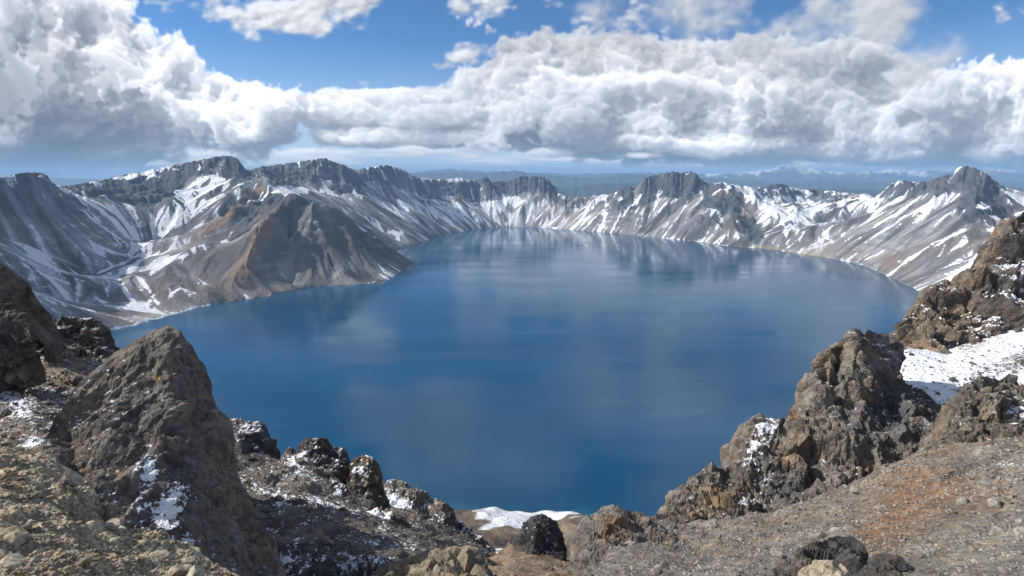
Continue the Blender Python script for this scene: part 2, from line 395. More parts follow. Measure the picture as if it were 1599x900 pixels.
def blur(A, n):
    for _ in range(n):
        B = np.pad(A, 1, mode='edge'); A = (B[:-2, 1:-1]+B[2:, 1:-1]+B[1:-1, :-2]+B[1:-1, 2:]+4*A)/8
    return A
def solve(step, init):
    gx = np.arange(-5000, 5001, step); gy = np.arange(-200, 7400, step)
    Z = np.zeros((len(gy), len(gx))); fix = np.zeros_like(Z, bool)
    w = poly_mask(gx, gy, shore); Z[w] = 0; fix |= w
    def put(x, y, z):
        ix = np.round((x-gx[0])/step).astype(int); iy = np.round((y-gy[0])/step).astype(int)
        k = (ix >= 0) & (ix < len(gx)) & (iy >= 0) & (iy < len(gy)); Z[iy[k], ix[k]] = z[k]; fix[iy[k], ix[k]] = True
    for L in LINES:
        q = lerp_line([P(*c) for c in L], step*0.7); put(q[:, 0], q[:, 1], q[:, 2])
    q = lerp_line([(-1400, -60, 520), (-500, -60, 480), (0, -60, 465), (500, -60, 475), (1600, -60, 520)], step*0.7); put(q[:, 0], q[:, 1], q[:, 2])
    for s_ in (np.s_[0, :], np.s_[-1, :], np.s_[:, 0], np.s_[:, -1]): Z[s_] = -520; fix[s_] = True
    c = Z.copy()
    if init is not None: Z = np.where(fix, c, resize(init, *Z.shape))
    for it in range(260 if init is None else 90):
        A = (np.roll(Z, 1, 0)+np.roll(Z, -1, 0)+np.roll(Z, 1, 1)+np.roll(Z, -1, 1))*0.25
        Z = np.where(fix, c, Z+(A-Z)*1.0)
    return Z
Zf = None
for st in (112, 56, 28, 14): Zf = solve(st, Zf)
Zf = resize(Zf, len(GY), len(GX)); Zf = blur(Zf, 3)
ny, nx = Zf.shape
XX, YY = np.meshgrid(GX, GY)
water = poly_mask(GX, GY, shore)
def dist_in(mask, n, step):
    """rough distance (m) from the mask's outside, capped at n cells"""
    d = np.zeros(mask.shape, np.float32); m = mask.copy()
    for _ in range(n):
        d += m; e = m.copy(); e[1:] &= m[:-1]; e[:-1] &= m[1:]; e[:, 1:] &= m[:, :-1]; e[:, :-1] &= m[:, 1:]; m = e
    return d*step
d_land = dist_in(~water, 22, STEP); d_lake = dist_in(water, 10, STEP)
def fnoise(wl, octaves, seed, gain=0.5, ridged=False):
    """fractal noise over the field with longest wavelength wl metres"""
    r = np.zeros((ny, nx), np.float32); a, t = 1.0, 0.0
    for o in range(octaves):
        w_ = wl/2.03**o
        l = lattice_noise(GX/w_*1.4, GY/w_*1.4, np.zeros(1), seed+o)[:, :, 0]*0.75
        if ridged: l = 1-2*np.abs(l)
        r += l*a; t += a; a *= gain
    return r/t
def samp(A, y, x):
    y = np.clip(y, 0, ny-1.001); x = np.clip(x, 0, nx-1.001); y0 = y.astype(np.int32); x0 = x.astype(np.int32); fy = (y-y0); fx = (x-x0)
    i = y0*nx+x0; B = A.ravel()
    return (B[i]*(1-fx)+B[i+1]*fx)*(1-fy)+(B[i+nx]*(1-fx)+B[i+nx+1]*fx)*fy
view = (~water) & (YY > 700) & (np.abs(XX) < YY*1.25+200) & (Zf > -260)
vidx = np.flatnonzero(view); viy = (vidx//nx).astype(np.float32); vix = (vidx % nx).astype(np.float32)
def streaks(Z, Ns, length, step=1.5, smooth=6):
    """noises Ns smeared up and down the fall line of Z"""
    gy_, gx_ = np.gradient(blur(Z, smooth)); m = np.sqrt(gx_**2+gy_**2)+1e-4
    gy_ = (gy_/m*step).astype(np.float32).ravel(); gx_ = (gx_/m*step).astype(np.float32).ravel()
    fl = [N.astype(np.float32).ravel() for N in Ns]; acc = [f[vidx].copy() for f in fl]; cnt = [1.0]*len(fl)
    for sgn in (1, -1):
        y, x = viy.copy(), vix.copy(); i = vidx
        for k in range(max(length)):
            y += gy_.take(i)*sgn; x += gx_.take(i)*sgn
            np.clip(y, 0, ny-1, out=y); np.clip(x, 0, nx-1, out=x); i = (y+0.5).astype(np.int32)*nx+(x+0.5).astype(np.int32); np.minimum(i, nx*ny-1, out=i)
            for q, f in enumerate(fl):
                if k < length[q]:
                    w_ = np.float32(1-k/length[q]); acc[q] += f.take(i)*w_; cnt[q] += w_
    out = []
    for q in range(len(fl)):
        r = np.zeros(ny*nx, np.float32); r[vidx] = acc[q]/np.sqrt(cnt[q]); out.append(r.reshape(ny, nx))
    return out
Zf = Zf.astype(np.float32)
up = sm(0, 120, d_land)
# broad relief, ribs and gullies
Zf += (fnoise(900, 3, 50)*16 + fnoise(260, 5, 60, .55)*10)*up*sm(-200, 60, Zf)
g1, = streaks(Zf, [fnoise(190, 2, 70, ridged=True)], [26], 2.2, 14)
hgt = sm(20, 200, Zf)
PX0, PY0 = proj(XX, YY, Zf)
hd = sm(150, 70, np.hypot((PX0-495)/1.15, (PY0-385)*1.3))*(YY < 3500)*(YY > 2000)
Zf += g1*(8.0+9.0*hd)*up*(0.35+0.65*hgt)
g2, g3 = streaks(Zf, [fnoise(70, 2, 80, .6, True), fnoise(26, 1, 84)], [26, 16], 1.6, 6)
Zf += (g2*(3.4+3.0*hd)+g3*0.9)*up
gyy, gxx = np.gradient(Zf, STEP); slope = np.sqrt(gxx**2+gyy**2); slope_s = blur(slope, 6)
cliff = sm(0.78, 1.05, slope_s+fnoise(130, 3, 90)*0.08)*0.6
PX0, PY0 = proj(XX, YY, Zf); wob = fnoise(90, 4, 190, .6).ravel()[vidx]
def inside(px, py, poly):
    poly = np.array(poly, float); m = np.zeros(len(px), bool); (a0, b0), (a1, b1) = poly.min(0), poly.max(0)
    k = np.flatnonzero((px > a0) & (px < a1) & (py > b0) & (py < b1)); x, y = px[k], py[k]; r = np.zeros(len(k), bool)
    for (x1, y1), (x2, y2) in zip(poly, np.roll(poly, -1, 0)):
        if y1 != y2: r ^= ((y1 > y) != (y2 > y)) & (x < (x2-x1)*(y-y1)/(y2-y1)+x1)
    m[k] = r; return m
def region(polys, jit=3.0, soft=3):
    r = np.zeros(ny*nx, np.float32); far_ = (YY.ravel()[vidx] > 900)
    px = PX0.ravel()[vidx]+wob*jit*2; py = PY0.ravel()[vidx]+wob*jit
    for q in polys: r[vidx] = np.maximum(r[vidx], inside(px, py, q)*far_)
    return blur(r.reshape(ny, nx), soft)
ROCKS_PX = [
 [(-300,285),(-60,280),(0,277),(45,262),(70,264),(84,284),(112,288),(122,310),(135,338),(120,341),(95,338),(75,346),(45,342),(20,338),(0,341),(-60,350),(-300,350)],
 [(113,286),(150,280),(175,282),(200,279),(230,272),(260,262),(290,250),(320,243),(355,238),(374,240),(388,270),(378,286),(355,277),(330,274),(300,273),(288,283),(280,300),(262,312),(240,321),(215,323),(195,316),(175,312),(150,310),(130,304)],
 [(388,268),(402,262),(412,280),(424,286),(428,300),(440,309),(420,318),(405,330),(392,347),(375,343),(350,341),(345,331),(365,315),(380,300),(376,288)],
 [(395,262),(430,254),(480,246),(510,243),(532,252),(550,258),(554,268),(545,278),(535,286),(515,288),(500,281),(482,284),(478,292),(450,293),(432,292),(425,280),(408,274)],
 [(508,292),(530,284),(545,275),(575,259),(605,255),(625,259),(650,275),(640,285),(655,303),(632,297),(600,287),(580,284),(562,292),(576,306),(545,301),(530,306)],
 [(636,278),(700,282),(740,280),(757,272),(766,283),(745,300),(720,305),(690,305),(687,322),(668,320),(660,306),(640,300),(622,292)],
 [(745,280),(760,273),(770,282),(795,281),(815,271),(845,271),(862,282),(877,299),(895,309),(906,322),(885,326),(870,318),(850,300),(830,303),(815,299),(800,307),(785,300),(760,313),(745,324),(728,315),(720,302)],
 [(944,330),(956,312),(965,298),(978,288),(992,294),(988,326),(970,331)], [(998,303),(1008,276),(1040,266),(1080,262),(1097,273),(1106,287),(1085,300),(1060,311),(1040,308),(1025,313),(1008,322),(994,320)],
 [(1094,312),(1104,290),(1128,281),(1145,298),(1160,315),(1160,335),(1140,330),(1128,345),(1112,340),(1100,330)], [(1085,345),(1100,335),(1110,350),(1095,372),(1072,372)], [(1160,335),(1180,345),(1195,372),(1180,383),(1162,365),(1150,345)],
 [(1178,293),(1205,284),(1222,284),(1238,292),(1257,304),(1240,309),(1220,305),(1190,304)], [(1255,305),(1285,295),(1312,311),(1305,317),(1275,316)],
 [(1370,312),(1388,288),(1400,279),(1448,279),(1470,273),(1452,290),(1445,305),(1425,310),(1400,306),(1385,312)], [(1456,282),(1484,269),(1494,259),(1510,255),(1532,262),(1550,277),(1564,300),(1570,318),(1545,319),(1535,302),(1530,312),(1500,301),(1480,301),(1465,311),(1450,302)],
 [(1493,316),(1527,303),(1537,330),(1520,350),(1500,346)], [(1530,328),(1570,319),(1592,326),(1582,346),(1550,352),(1530,347)]]
rockm = region(ROCKS_PX); cliff = np.maximum(cliff, rockm)
# hard layers in the cliffs: ledges and risers
for T_, k_ in ((46.0, .55), (19.0, .5)):
    ph = Zf/T_+fnoise(500, 3, 93)*0.9; fr = ph-np.floor(ph); Zf += (sm(0.30, 0.72, fr)-fr)*T_*k_*cliff*up
Zf += cliff*(fnoise(60, 4, 95, .62, True)*11+fnoise(170, 2, 99, .6, True)*12)*up
Zf += (fnoise(75, 4, 181, .6, True)*9*sm(0, 60, d_land)*(YY < 1150))*(YY > 250)
Zf = np.where(water, -1.0-d_lake*0.45, np.maximum(Zf, 0.2+0.05*np.minimum(d_land, 60))).astype(np.float32)
Zf = np.where(~water & (d_land < 3*STEP) & (Zf > -50), np.minimum(Zf, 0.5+d_land*0.5), Zf)
print('field', round(time.time()-T0, 1), Zf.shape, Zf.max())
# make the skyline follow the one in the photograph
SKY = [(-400,285),(0,277),(22,272),(45,269),(68,270),(74,274),(80,285),(90,290),(112,290),(130,286),(150,283),(180,277),(200,271),(232,266),(245,264),(275,257),(290,254),(318,248),(350,243),(362,242),(370,246),(376,254),(383,264),
  (392,266),(402,262),(430,257),(455,254),(480,250),(490,249),(497,247),(510,247),(518,252),(530,256),(540,258),(546,264),(555,266),(570,262),(590,259),(605,258),(620,261),(633,267),(645,274),(655,278),(680,280),(705,279),(722,278),(730,281),(742,281),
  (750,279),(757,275),(763,278),(767,284),(776,282),(783,284),(795,283),(808,278),(816,274),(828,275),(840,274),(850,277),(858,282),(866,290),(875,298),(885,305),(897,309),(910,308),(930,305),(950,303),(960,300),(968,296),
  (974,291),(984,291),(991,295),(998,288),(1004,280),(1014,275),(1020,273),(1034,272),(1043,269),(1058,268),(1068,269),(1079,266),(1085,269),(1092,276),(1100,283),(1108,287),(1120,285),(1130,284),(1140,288),(1160,290),(1180,293),(1192,292),(1206,288),(1222,287),
  (1232,291),(1243,294),(1275,297),(1340,302),(1360,304),(1370,305),(1378,298),(1386,291),(1392,286),(1402,282),(1415,282),(1432,284),(1448,283),(1458,278),(1472,275),(1486,272),(1492,265),(1500,260),(1508,259),(1520,262),(1532,266),(1541,271),
  (1550,279),(1560,288),(1570,292),(1599,301),(2000,310)]
SKY = np.array(SKY, float); DYs = F*CP+(450-SKY[:, 1])*SP
sk_t, sk_e = (SKY[:, 0]-799.5)/DYs, (-F*SP+(450-SKY[:, 1])*CP)/DYs
tb = np.linspace(-1.15, 1.15, 1500); tgt = np.interp(tb, sk_t, sk_e)
tgt += np.interp(tb, np.linspace(-1.15, 1.15, 700), np.random.default_rng(4).standard_normal(700)*0.0007)
for it in range(2):
    far = YY > 900
    tn = (XX/np.maximum(YY, 1)); el = (Zf-H)/np.maximum(YY, 1)
    bi = np.clip(np.round((tn-tb[0])/(tb[1]-tb[0])).astype(int), 0, 1499)
    mx = np.full(1500, -9.0); np.maximum.at(mx, bi[far & (YY > 1000)], el[far & (YY > 1000)])
    ok = mx > -1; corr = np.where(ok, tgt-np.where(ok, mx, 0), 0)
    cor = corr[bi]; near = sm(0.055, 0.0, mx[bi]-el)
    inb = (np.abs(tn) < 1.1) & far
    Zf = np.where(inb & ~water, Zf+cor*YY*near*sm(0, 80, d_land), Zf).astype(np.float32)
print('skyline', round(time.time()-T0, 1), np.abs(corr[200:1300]).max())

# ---- what covers it: snow amount, bare rock, scree and earth colours, all as fields
gyy, gxx = np.gradient(Zf, STEP); slope = np.sqrt(gxx**2+gyy**2); slope_s = blur(slope, 3)
PX0, PY0 = proj(XX, YY, Zf); rockm = region(ROCKS_PX, 3, 1)
cliff = np.maximum(sm(0.85, 1.15, slope_s*0.6+slope*0.4+fnoise(120, 3, 90)*0.09)*.6, rockm)
SNOW_PX = [ [(298,284),(330,275),(376,283),(370,291),(340,306),(320,326),(290,346),(262,366),(236,372),(230,352),(250,330),(270,315),(285,301)], [(216,384),(260,376),(242,391),(224,393)], [(136,425),(165,420),(195,411),(206,404),(202,425),(160,428)],
 [(434,292),(480,290),(488,304),(445,307)], [(655,276),(730,278),(736,283),(660,284)], [(160,283),(200,270),(270,260),(272,264),(200,278),(165,286)], [(1135,283),(1180,295),(1195,305),(1255,309),(1275,317),(1310,313),(1345,300),(1370,304),(1382,312),(1360,330),(1330,336),(1290,330),(1250,346),(1215,341),(1185,326),(1160,305)],
 [(1568,288),(1599,298),(1660,310),(1600,323),(1575,312)], [(760,318),(800,306),(815,305),(810,322),(780,330)]]
snowm = region(SNOW_PX, 2.5, 1)
def strokes(lst):
    r = np.zeros(len(vidx), np.float32); px = PX0.ravel()[vidx]+wob*3; py = PY0.ravel()[vidx]+wob*1.5; fr_ = YY.ravel()[vidx] > 900
    for pts, w_, am in lst:
        for (x1, y1), (x2, y2) in zip(pts[:-1], pts[1:]):
            k = np.flatnonzero((px > min(x1, x2)-3*w_) & (px < max(x1, x2)+3*w_) & (py > min(y1, y2)-3*w_) & (py < max(y1, y2)+3*w_) & fr_)
            dx, dy = x2-x1, y2-y1; t_ = np.clip(((px[k]-x1)*dx+(py[k]-y1)*dy)/(dx*dx+dy*dy), 0, 1); d2_ = (px[k]-x1-t_*dx)**2+(py[k]-y1-t_*dy)**2
            r[k] = np.maximum(r[k], am*np.exp(-d2_/(w_*w_)*1.1))
    o_ = np.zeros(ny*nx, np.float32); o_[vidx] = r; return o_.reshape(ny, nx)
chutes = strokes([([(1530,322),(1510,350),(1480,378),(1440,398),(1405,408)],4.5,1),([(1503,343),(1484,368),(1458,385)],4,1),([(1559,352),(1540,385),(1500,425),(1450,456)],4,1.1),([(1600,332),(1535,370),(1470,395)],2,.8),([(1545,360),(1490,392),(1430,412)],1.6,.6),
 ([(1430,322),(1390,355),(1350,378)],1.6,.8),([(1462,318),(1400,370),(1370,398),(1330,412)],1.8,.9),([(1440,305),(1400,335),(1365,355)],2.2,.7),([(1480,300),(1430,335),(1400,352)],2.5,.8),([(1180,300),(1210,335),(1226,356),(1232,386)],3.2,1),([(1258,358),(1250,380)],2.5,.9),([(1300,352),(1285,366),(1300,380)],2,.8),([(1345,372),(1330,395)],2.5,.8),
 ([(940,300),(946,320),(942,345),(935,363)],3.5,1.1),([(1002,300),(985,330),(960,364)],2.2,.9),([(1040,318),(1020,345),(1000,368)],1.3,.7),([(1078,310),(1055,345),(1035,371)],1.6,.8),([(1120,322),(1126,345),(1110,360),(1095,379)],2,.9),([(1150,345),(1140,360),(1122,380)],2.4,.9),([(1010,285),(1000,305),(990,330)],2,.8),([(1090,295),(1060,310),(1030,325)],1.6,.8),([(1025,318),(1005,350),(985,366)],1.2,.6),
 ([(112,298),(150,340),(190,385),(207,402)],2,.8),([(236,394),(216,412),(200,424)],2.4,1),([(292,398),(250,410),(214,425)],2.2,.9),([(213,430),(228,446),(240,462),(248,476)],2,1),([(160,440),(165,452),(170,468)],2.2,1),([(190,448),(200,466),(222,481)],3,1),([(233,464),(231,477),(220,482)],2,1),([(142,450),(150,466),(165,476),(182,480)],1.8,.9),
 ([(0,372),(60,408),(120,436),(150,444)],1.5,.8),([(0,395),(60,426),(110,444)],1.4,.8),([(10,420),(70,448),(130,462)],1.5,.7),([(20,452),(90,474),(150,486)],1.8,.8),([(350,418),(347,440),(376,466)],1.2,.9),([(120,470),(180,482),(250,486)],1.6,.7),
 ([(538,330),(556,352),(588,372)],2.6,.9),([(580,350),(602,362),(628,364)],2.4,1),([(520,300),(545,325),(570,340)],1.8,.7),([(700,300),(725,335),(745,352)],1.5,.5),([(460,358),(470,400),(492,446)],.9,.55),([(518,330),(522,372),(512,420)],.9,.5),([(468,322),(452,350),(430,380)],.9,.5),([(500,330),(480,362),(478,395)],.8,.45)]+
 [([(20+k*13,345+(k*7)%9),(44+k*13,384+(k*5)%12),(80+k*12,414+(k*3)%8)],.9,.62) for k in range(9)]+[([(150+k*9,318+(k*5)%8),(180+k*7,350),(206+k*4,378)],.9,.55) for k in range(6)])
head = region([[(405,335),(440,308),(490,300),(525,318),(562,348),(650,410),(600,445),(480,455),(350,475),(335,440),(368,382)]], 3, 5)
PXf, PYf = proj(XX, YY, Zf)
def area(blobs):
    """sum of soft ellipses given where they lie as seen from the viewpoint: (px, py, rx, ry, angle, amount)"""
    r = np.zeros((ny, nx), np.float32)
    for (cx, cy, rx, ry, ang, s) in blobs:
        c_, s_ = math.cos(R(ang)), math.sin(R(ang)); dx, dy = PXf-cx, PYf-cy
        q = ((dx*c_+dy*s_)/rx)**2+((-dx*s_+dy*c_)/ry)**2; r += s*np.exp(-q*1.2).astype(np.float32)
    return np.where(YY > 900, r, 0)
s_fine, s_med, s_hair = streaks(Zf, [fnoise(24, 2, 110, .8), fnoise(95, 2, 120, .7), fnoise(9.5, 1, 115)*1.3], [20, 34, 18], 1.5, 4)
brk = fnoise(60, 5, 130, .65)
snow = -0.47 + 0.20*s_fine + 0.52*s_hair + 0.08*s_med + 0.20*brk
snow += area([ # fields of snow
  (335,292,50,26,-20,.3),(290,315,60,24,-35,.3),(250,350,40,26,-50,.45),(205,350,45,25,40,.3),(160,335,50,25,30,.35),(130,300,30,6,20,.9),(200,277,60,5,-12,1.3),(290,262,60,10,-8,.35),
  (150,395,14,14,40,.15),(60,400,90,40,20,.30),(110,350,60,40,30,.28),(100,440,90,14,8,.3),(250,412,40,6,-20,.8),(215,405,14,5,-60,.5),(30,430,80,40,20,.18),(120,460,120,20,10,.12),(220,455,8,14,60,.3),(250,470,50,6,-10,.1),(195,450,5,16,-30,.5),(232,452,6,20,-35,.5),(270,462,16,4,-50,.5),(215,478,40,6,-8,.55),
  (410,300,30,16,-30,.55),(350,320,40,12,-40,.3),(460,299,30,7,0,1.4),(430,250,60,3,-5,.6),(508,290,20,16,40,.45),(620,262,25,3,20,.8),(690,281,60,4,2,1.5),
  (600,310,70,22,20,.28),(640,335,60,18,15,.2),(575,345,40,8,25,.5),(615,362,14,4,30,.9),(700,330,60,22,5,.2),(770,320,50,16,0,.35),(830,320,50,18,0,.2),(750,345,60,8,0,.35),(700,310,50,6,5,.35),
  (840,345,70,10,0,.3),(920,325,25,14,-60,.8),(965,340,10,30,25,.2),(1020,335,60,22,-40,.10),(1110,284,40,6,10,.9),(1165,305,30,16,25,.3),(1195,325,25,14,30,.3),(1040,276,50,6,-5,.25),
  (1050,297,40,5,-15,.5),(1130,300,14,8,0,.4),(1110,365,40,12,-50,.2),(1200,350,20,10,40,.5),(1240,310,50,14,5,.2),(1310,312,60,12,5,.2),(1270,330,70,10,5,.3),(1370,322,35,16,-30,.3),(1290,350,70,8,-10,.3),
  (1275,298,80,4,4,.9),(1440,310,50,12,-30,.25),(1480,305,30,6,-20,.3),(1500,292,24,3,5,.5),(1475,350,45,9,-52,.15),(1512,262,12,1.5,20,.6),(1500,275,30,16,0,-.5),
  (1545,320,22,8,10,.5),(1560,355,30,8,-40,.4),(1430,375,80,24,-42,-.2),
  # bare ground
  (480,390,120,60,0,-.55),(560,350,60,45,30,-.4),(400,400,60,60,0,-.3),(330,420,50,30,0,-.25),(900,335,30,20,0,-.2),(1400,370,90,36,-40,-.34),(1340,395,70,20,20,-.15),(1060,350,60,20,10,-.15),(1460,400,70,18,-15,-.35),(1100,330,40,30,0,-.12),(20,330,90,40,0,-.3),(200,295,80,16,0,-.7),(280,345,10,40,40,-.1),
  (90,350,60,20,0,-.2),(1180,370,60,15,0,-.1),(440,278,60,14,0,-.5),(540,280,40,16,10,-.5),(640,285,60,9,10,-.7),(810,290,50,12,0,-.45),(1050,285,50,12,0,-.35),(1000,345,60,18,0,-.15),(1100,350,50,25,0,-.12),(290,455,70,24,0,-.2),(230,435,90,26,0,-.32),(150,405,16,16,0,-.1),(340,440,50,30,0,-.2)])
snow = np.where(snow > -.2, snow, snow)+snowm*(.70+.40*s_fine+.35*s_hair)+chutes*(1.05+.2*s_fine)-head*.45-cliff*0.60
snow += 0.10*sm(0.35, 0.15, slope_s)*(1-cliff)*sm(250, 420, Zf)
ph = Zf/19.0+fnoise(500, 3, 93)*0.9; fr = ph-np.floor(ph)
snow += (0.42*sm(0.2, 0.0, np.abs(fr-0.15))*sm(-.3, .5, fnoise(90, 3, 140, .6)))*cliff
snow = np.where(d_land < 1.2*STEP, np.where((PXf > 1000) | (PYf > 700), -0.05+brk*.7, snow+0.1), snow)
snow = np.where((d_land < 2.2*STEP) & (PXf < 330) & (PXf > 120) & (PYf > 470), .3, snow)
# rock, scree and earth, with sun and shade painted on the headland
rockc = np.array([.070, .078, .092]); screec = np.array([.195, .198, .21]); earthc = np.array([.192, .176, .162])
cv = 0.5+0.5*fnoise(400, 4, 150, .6)
base = screec*(1-cv[..., None])+earthc*cv[..., None]
base *= np.clip(1+0.24*s_fine+0.12*s_hair+0.20*s_med, .4, 1.8)[..., None]
base = base*(1-cliff[..., None])+rockc*cliff[..., None]
def tint(col, blobs, soft=None):
    global base
    m = np.clip(area(blobs), 0, 1)[..., None]*(0.75+0.35*np.clip(s_med, -1, 1))[..., None]
    base = base*(1-m)+np.array(col)*m
dust = np.clip(area([(680,320,160,40,12,.65),(830,325,60,30,0,.5),(60,390,150,70,15,.8),(60,460,120,30,10,.5),(40,310,90,30,0,.3),(330,320,60,30,-30,.4),(230,350,60,40,0,.25),(1050,340,90,30,0,.22),(1290,320,110,26,0,.6),(1420,360,120,50,-35,.3),(820,340,160,20,0,.35),(430,275,120,30,0,.12),(470,360,60,60,0,.10)])*(0.7+0.6*s_fine+0.4*s_hair), 0, .8)*(1-.45*cliff)
base = base*(1-dust[..., None])+np.array([.50, .52, .56])*dust[..., None]
tint((.30,.185,.085), [(395,390,14,50,28,.9),(375,430,16,30,30,.7),(420,350,14,30,35,.6),(345,345,60,7,-38,.75),(400,300,30,6,-30,.5)])  # golden sunlight on the headland's left flank and spur, painted into the ground colour
tint((.16,.125,.095), [(250,455,90,16,0,.6),(330,440,50,20,0,.6),(170,490,60,12,0,.7),(560,380,60,30,20,.3),(290,400,50,20,0,.4)])
tint((.095,.088,.085), [(500,385,90,45,0,.75),(560,360,40,30,30,.6),(590,400,40,20,20,.6)])  # shade on the headland's right face, darkened in the ground colour
tint((.21,.115,.075), [(530,375,26,10,10,.5),(405,460,16,10,0,.7),(1125,300,18,10,0,.6),(1160,345,14,24,30,.5),(1085,345,14,20,30,.4)])
tint((.36,.29,.17), [(612,385,16,4,5,1.0),(640,386,8,3,0,.9),(1190,387,30,3,5,.6),(1260,397,40,3,8,.6)])
tint((.27,.235,.20), [(900,330,40,22,-20,.7),(925,305,30,5,0,.8),(960,345,20,22,0,.35),(870,340,30,20,0,.5)])
tint((.20,.155,.115), [(1440,395,60,16,-18,.85),(1400,415,40,14,20,.7),(1510,385,30,18,-30,.5),(1300,390,60,8,8,.5),(1560,370,40,30,0,.3)])
tint((.40,.37,.33), [(330,483,70,5,-12,.9),(230,497,60,7,-12,.9),(180,512,40,8,-10,.9),(1480,445,40,10,-30,.5),(800,822,130,14,0,.4)])
base = np.where((PYf > 600)[..., None] & (YY < 1100)[..., None], base*0+np.array([.17,.135,.10])*(1+0.6*brk+.5*fnoise(45, 3, 183))[..., None], base)
snow = np.where((YY < 1100) & (YY > 300), -0.15+0.5*brk+0.6*fnoise(160, 3, 160), snow)
snow = np.where((YY < 1100) & (d_land > 0), snow-.12+1.1*np.exp(-((d_land-10-10*fnoise(50, 2, 171))/(6+5*np.clip(brk, -1, 1)))**2)+.8*sm(.2, .5, fnoise(70, 3, 172))-.15, snow)
rough_dark = (1+0.25*brk)[..., None]; base = np.clip(base*rough_dark, 0.02, 0.6)
print('cover', round(time.time()-T0, 1))

# ---- ground material shared by the crater walls
def terrain_material():
    m, t, b, out = new_mat('crater_ground')
    p = t.pos(); col = t.attr('earth', 'Color'); sn = t.attr('snow')
    n1 = t.noise(p, 0.09, 6, 0.65); n2 = t.noise(p, 0.35, 4, 0.6)
    s = t.math('ADD', sn, t.math('MULTIPLY', t.math('SUBTRACT', n1, 0.5), 0.9))
    s = t.rng(s, -0.12, 0.22)
    g = t.mix(1.0, col, t.rng(n2, 0.25, 0.75, 0.75, 1.28), 'MULTIPLY')
    t.put(b.inputs['Base Color'], t.mix(s, g, (0.80, 0.82, 0.86)))
    t.put(b.inputs['Roughness'], t.fmix(s, 0.95, 0.6)); b.inputs['Specular IOR Level'].default_value = 0.15
    h = t.noise(p, 0.05, 10, 0.68, typ='RIDGED_MULTIFRACTAL') if False else t.noise(p, 0.06, 9, 0.66)
    t.put(b.inputs['Normal'], t.bump(h, 0.9, 11.0))
    return m
ground_mat = terrain_material()
def polar_piece(name, az0, az1, n_az, r0, r1, n_r, split=None):
    """mesh of the field sampled on rings round the viewpoint: fine near, coarse far; stays out of the deep lake bed"""
    az = np.linspace(R(az0), R(az1), n_az); r = r0*(r1/r0)**np.linspace(0, 1, n_r)
    Rg, Ag = np.meshgrid(r, az, indexing='ij'); x, y = Rg*np.sin(Ag), Rg*np.cos(Ag)
    fy, fx = (y-GY[0])/STEP, (x-GX[0])/STEP
    z = samp(Zf, fy.ravel(), fx.ravel()).reshape(x.shape); sn = samp(snow.astype(np.float32), fy.ravel(), fx.ravel())
    cc = np.stack([samp(base[..., k].astype(np.float32), fy.ravel(), fx.ravel()) for k in range(3)], -1)
    keepv = (z > -14) & (fy < ny-2) & (fx > 1) & (fx < nx-2) & (fy > 1)
    el_ = (z-H)/Rg; cut = Rg[np.argmax(np.where(Rg > 1000, el_, -9), 0), np.arange(n_az)]
    if r1 > 5000: keepv &= Rg < cut[None]+420
    keep = keepv[:-1, :-1] & keepv[1:, :-1] & keepv[:-1, 1:] & keepv[1:, 1:]
    if split is not None:
        hm = samp(head.astype(np.float32), fy.ravel(), fx.ravel()).reshape(x.shape)[:-1, :-1] > 0.5; keep = keep & (hm == split)
    V = np.stack([x, y, z], -1).reshape(-1, 3); Fc = grid_faces(n_r, n_az, keep)[:, ::-1]
    V, Fc, at, cl = compact(V, Fc, {'snow': sn}, {'earth': cc})
    o = mesh_obj(name, V, Fc, ground_mat, at, cl); return o
def piece(name, label, az0, az1, n_az, r0, r1, n_r, cat='mountain', split=None):
    return tag(polar_piece(name, az0, az1, n_az, r0, r1, n_r, split), label, cat, kind='structure')

piece('crater_wall', 'snow streaked crater wall and cirque on the left shore, behind the dark headland', -56, -4.0, 840, 1500, 7350, 600, split=False)
piece('headland', 'bare grey brown pyramid of a headland with golden sunlight painted on its left rib, standing out into the lake', -56, -4.0, 840, 1500, 7350, 600, split=True)
piece('crater_wall', 'far crater rim between the headland and the pale saddle, across the lake', -4.0, 15, 330, 4300, 7350, 260)
piece('crater_wall', 'snow streaked crater wall with the stepped summit on the right shore', 15, 58, 640, 2200, 7350, 440)
piece('lower_slope', 'brown and snowy slope that meets the lake below the crags', -60, 60, 420, 130, 2600, 230, 'slope')

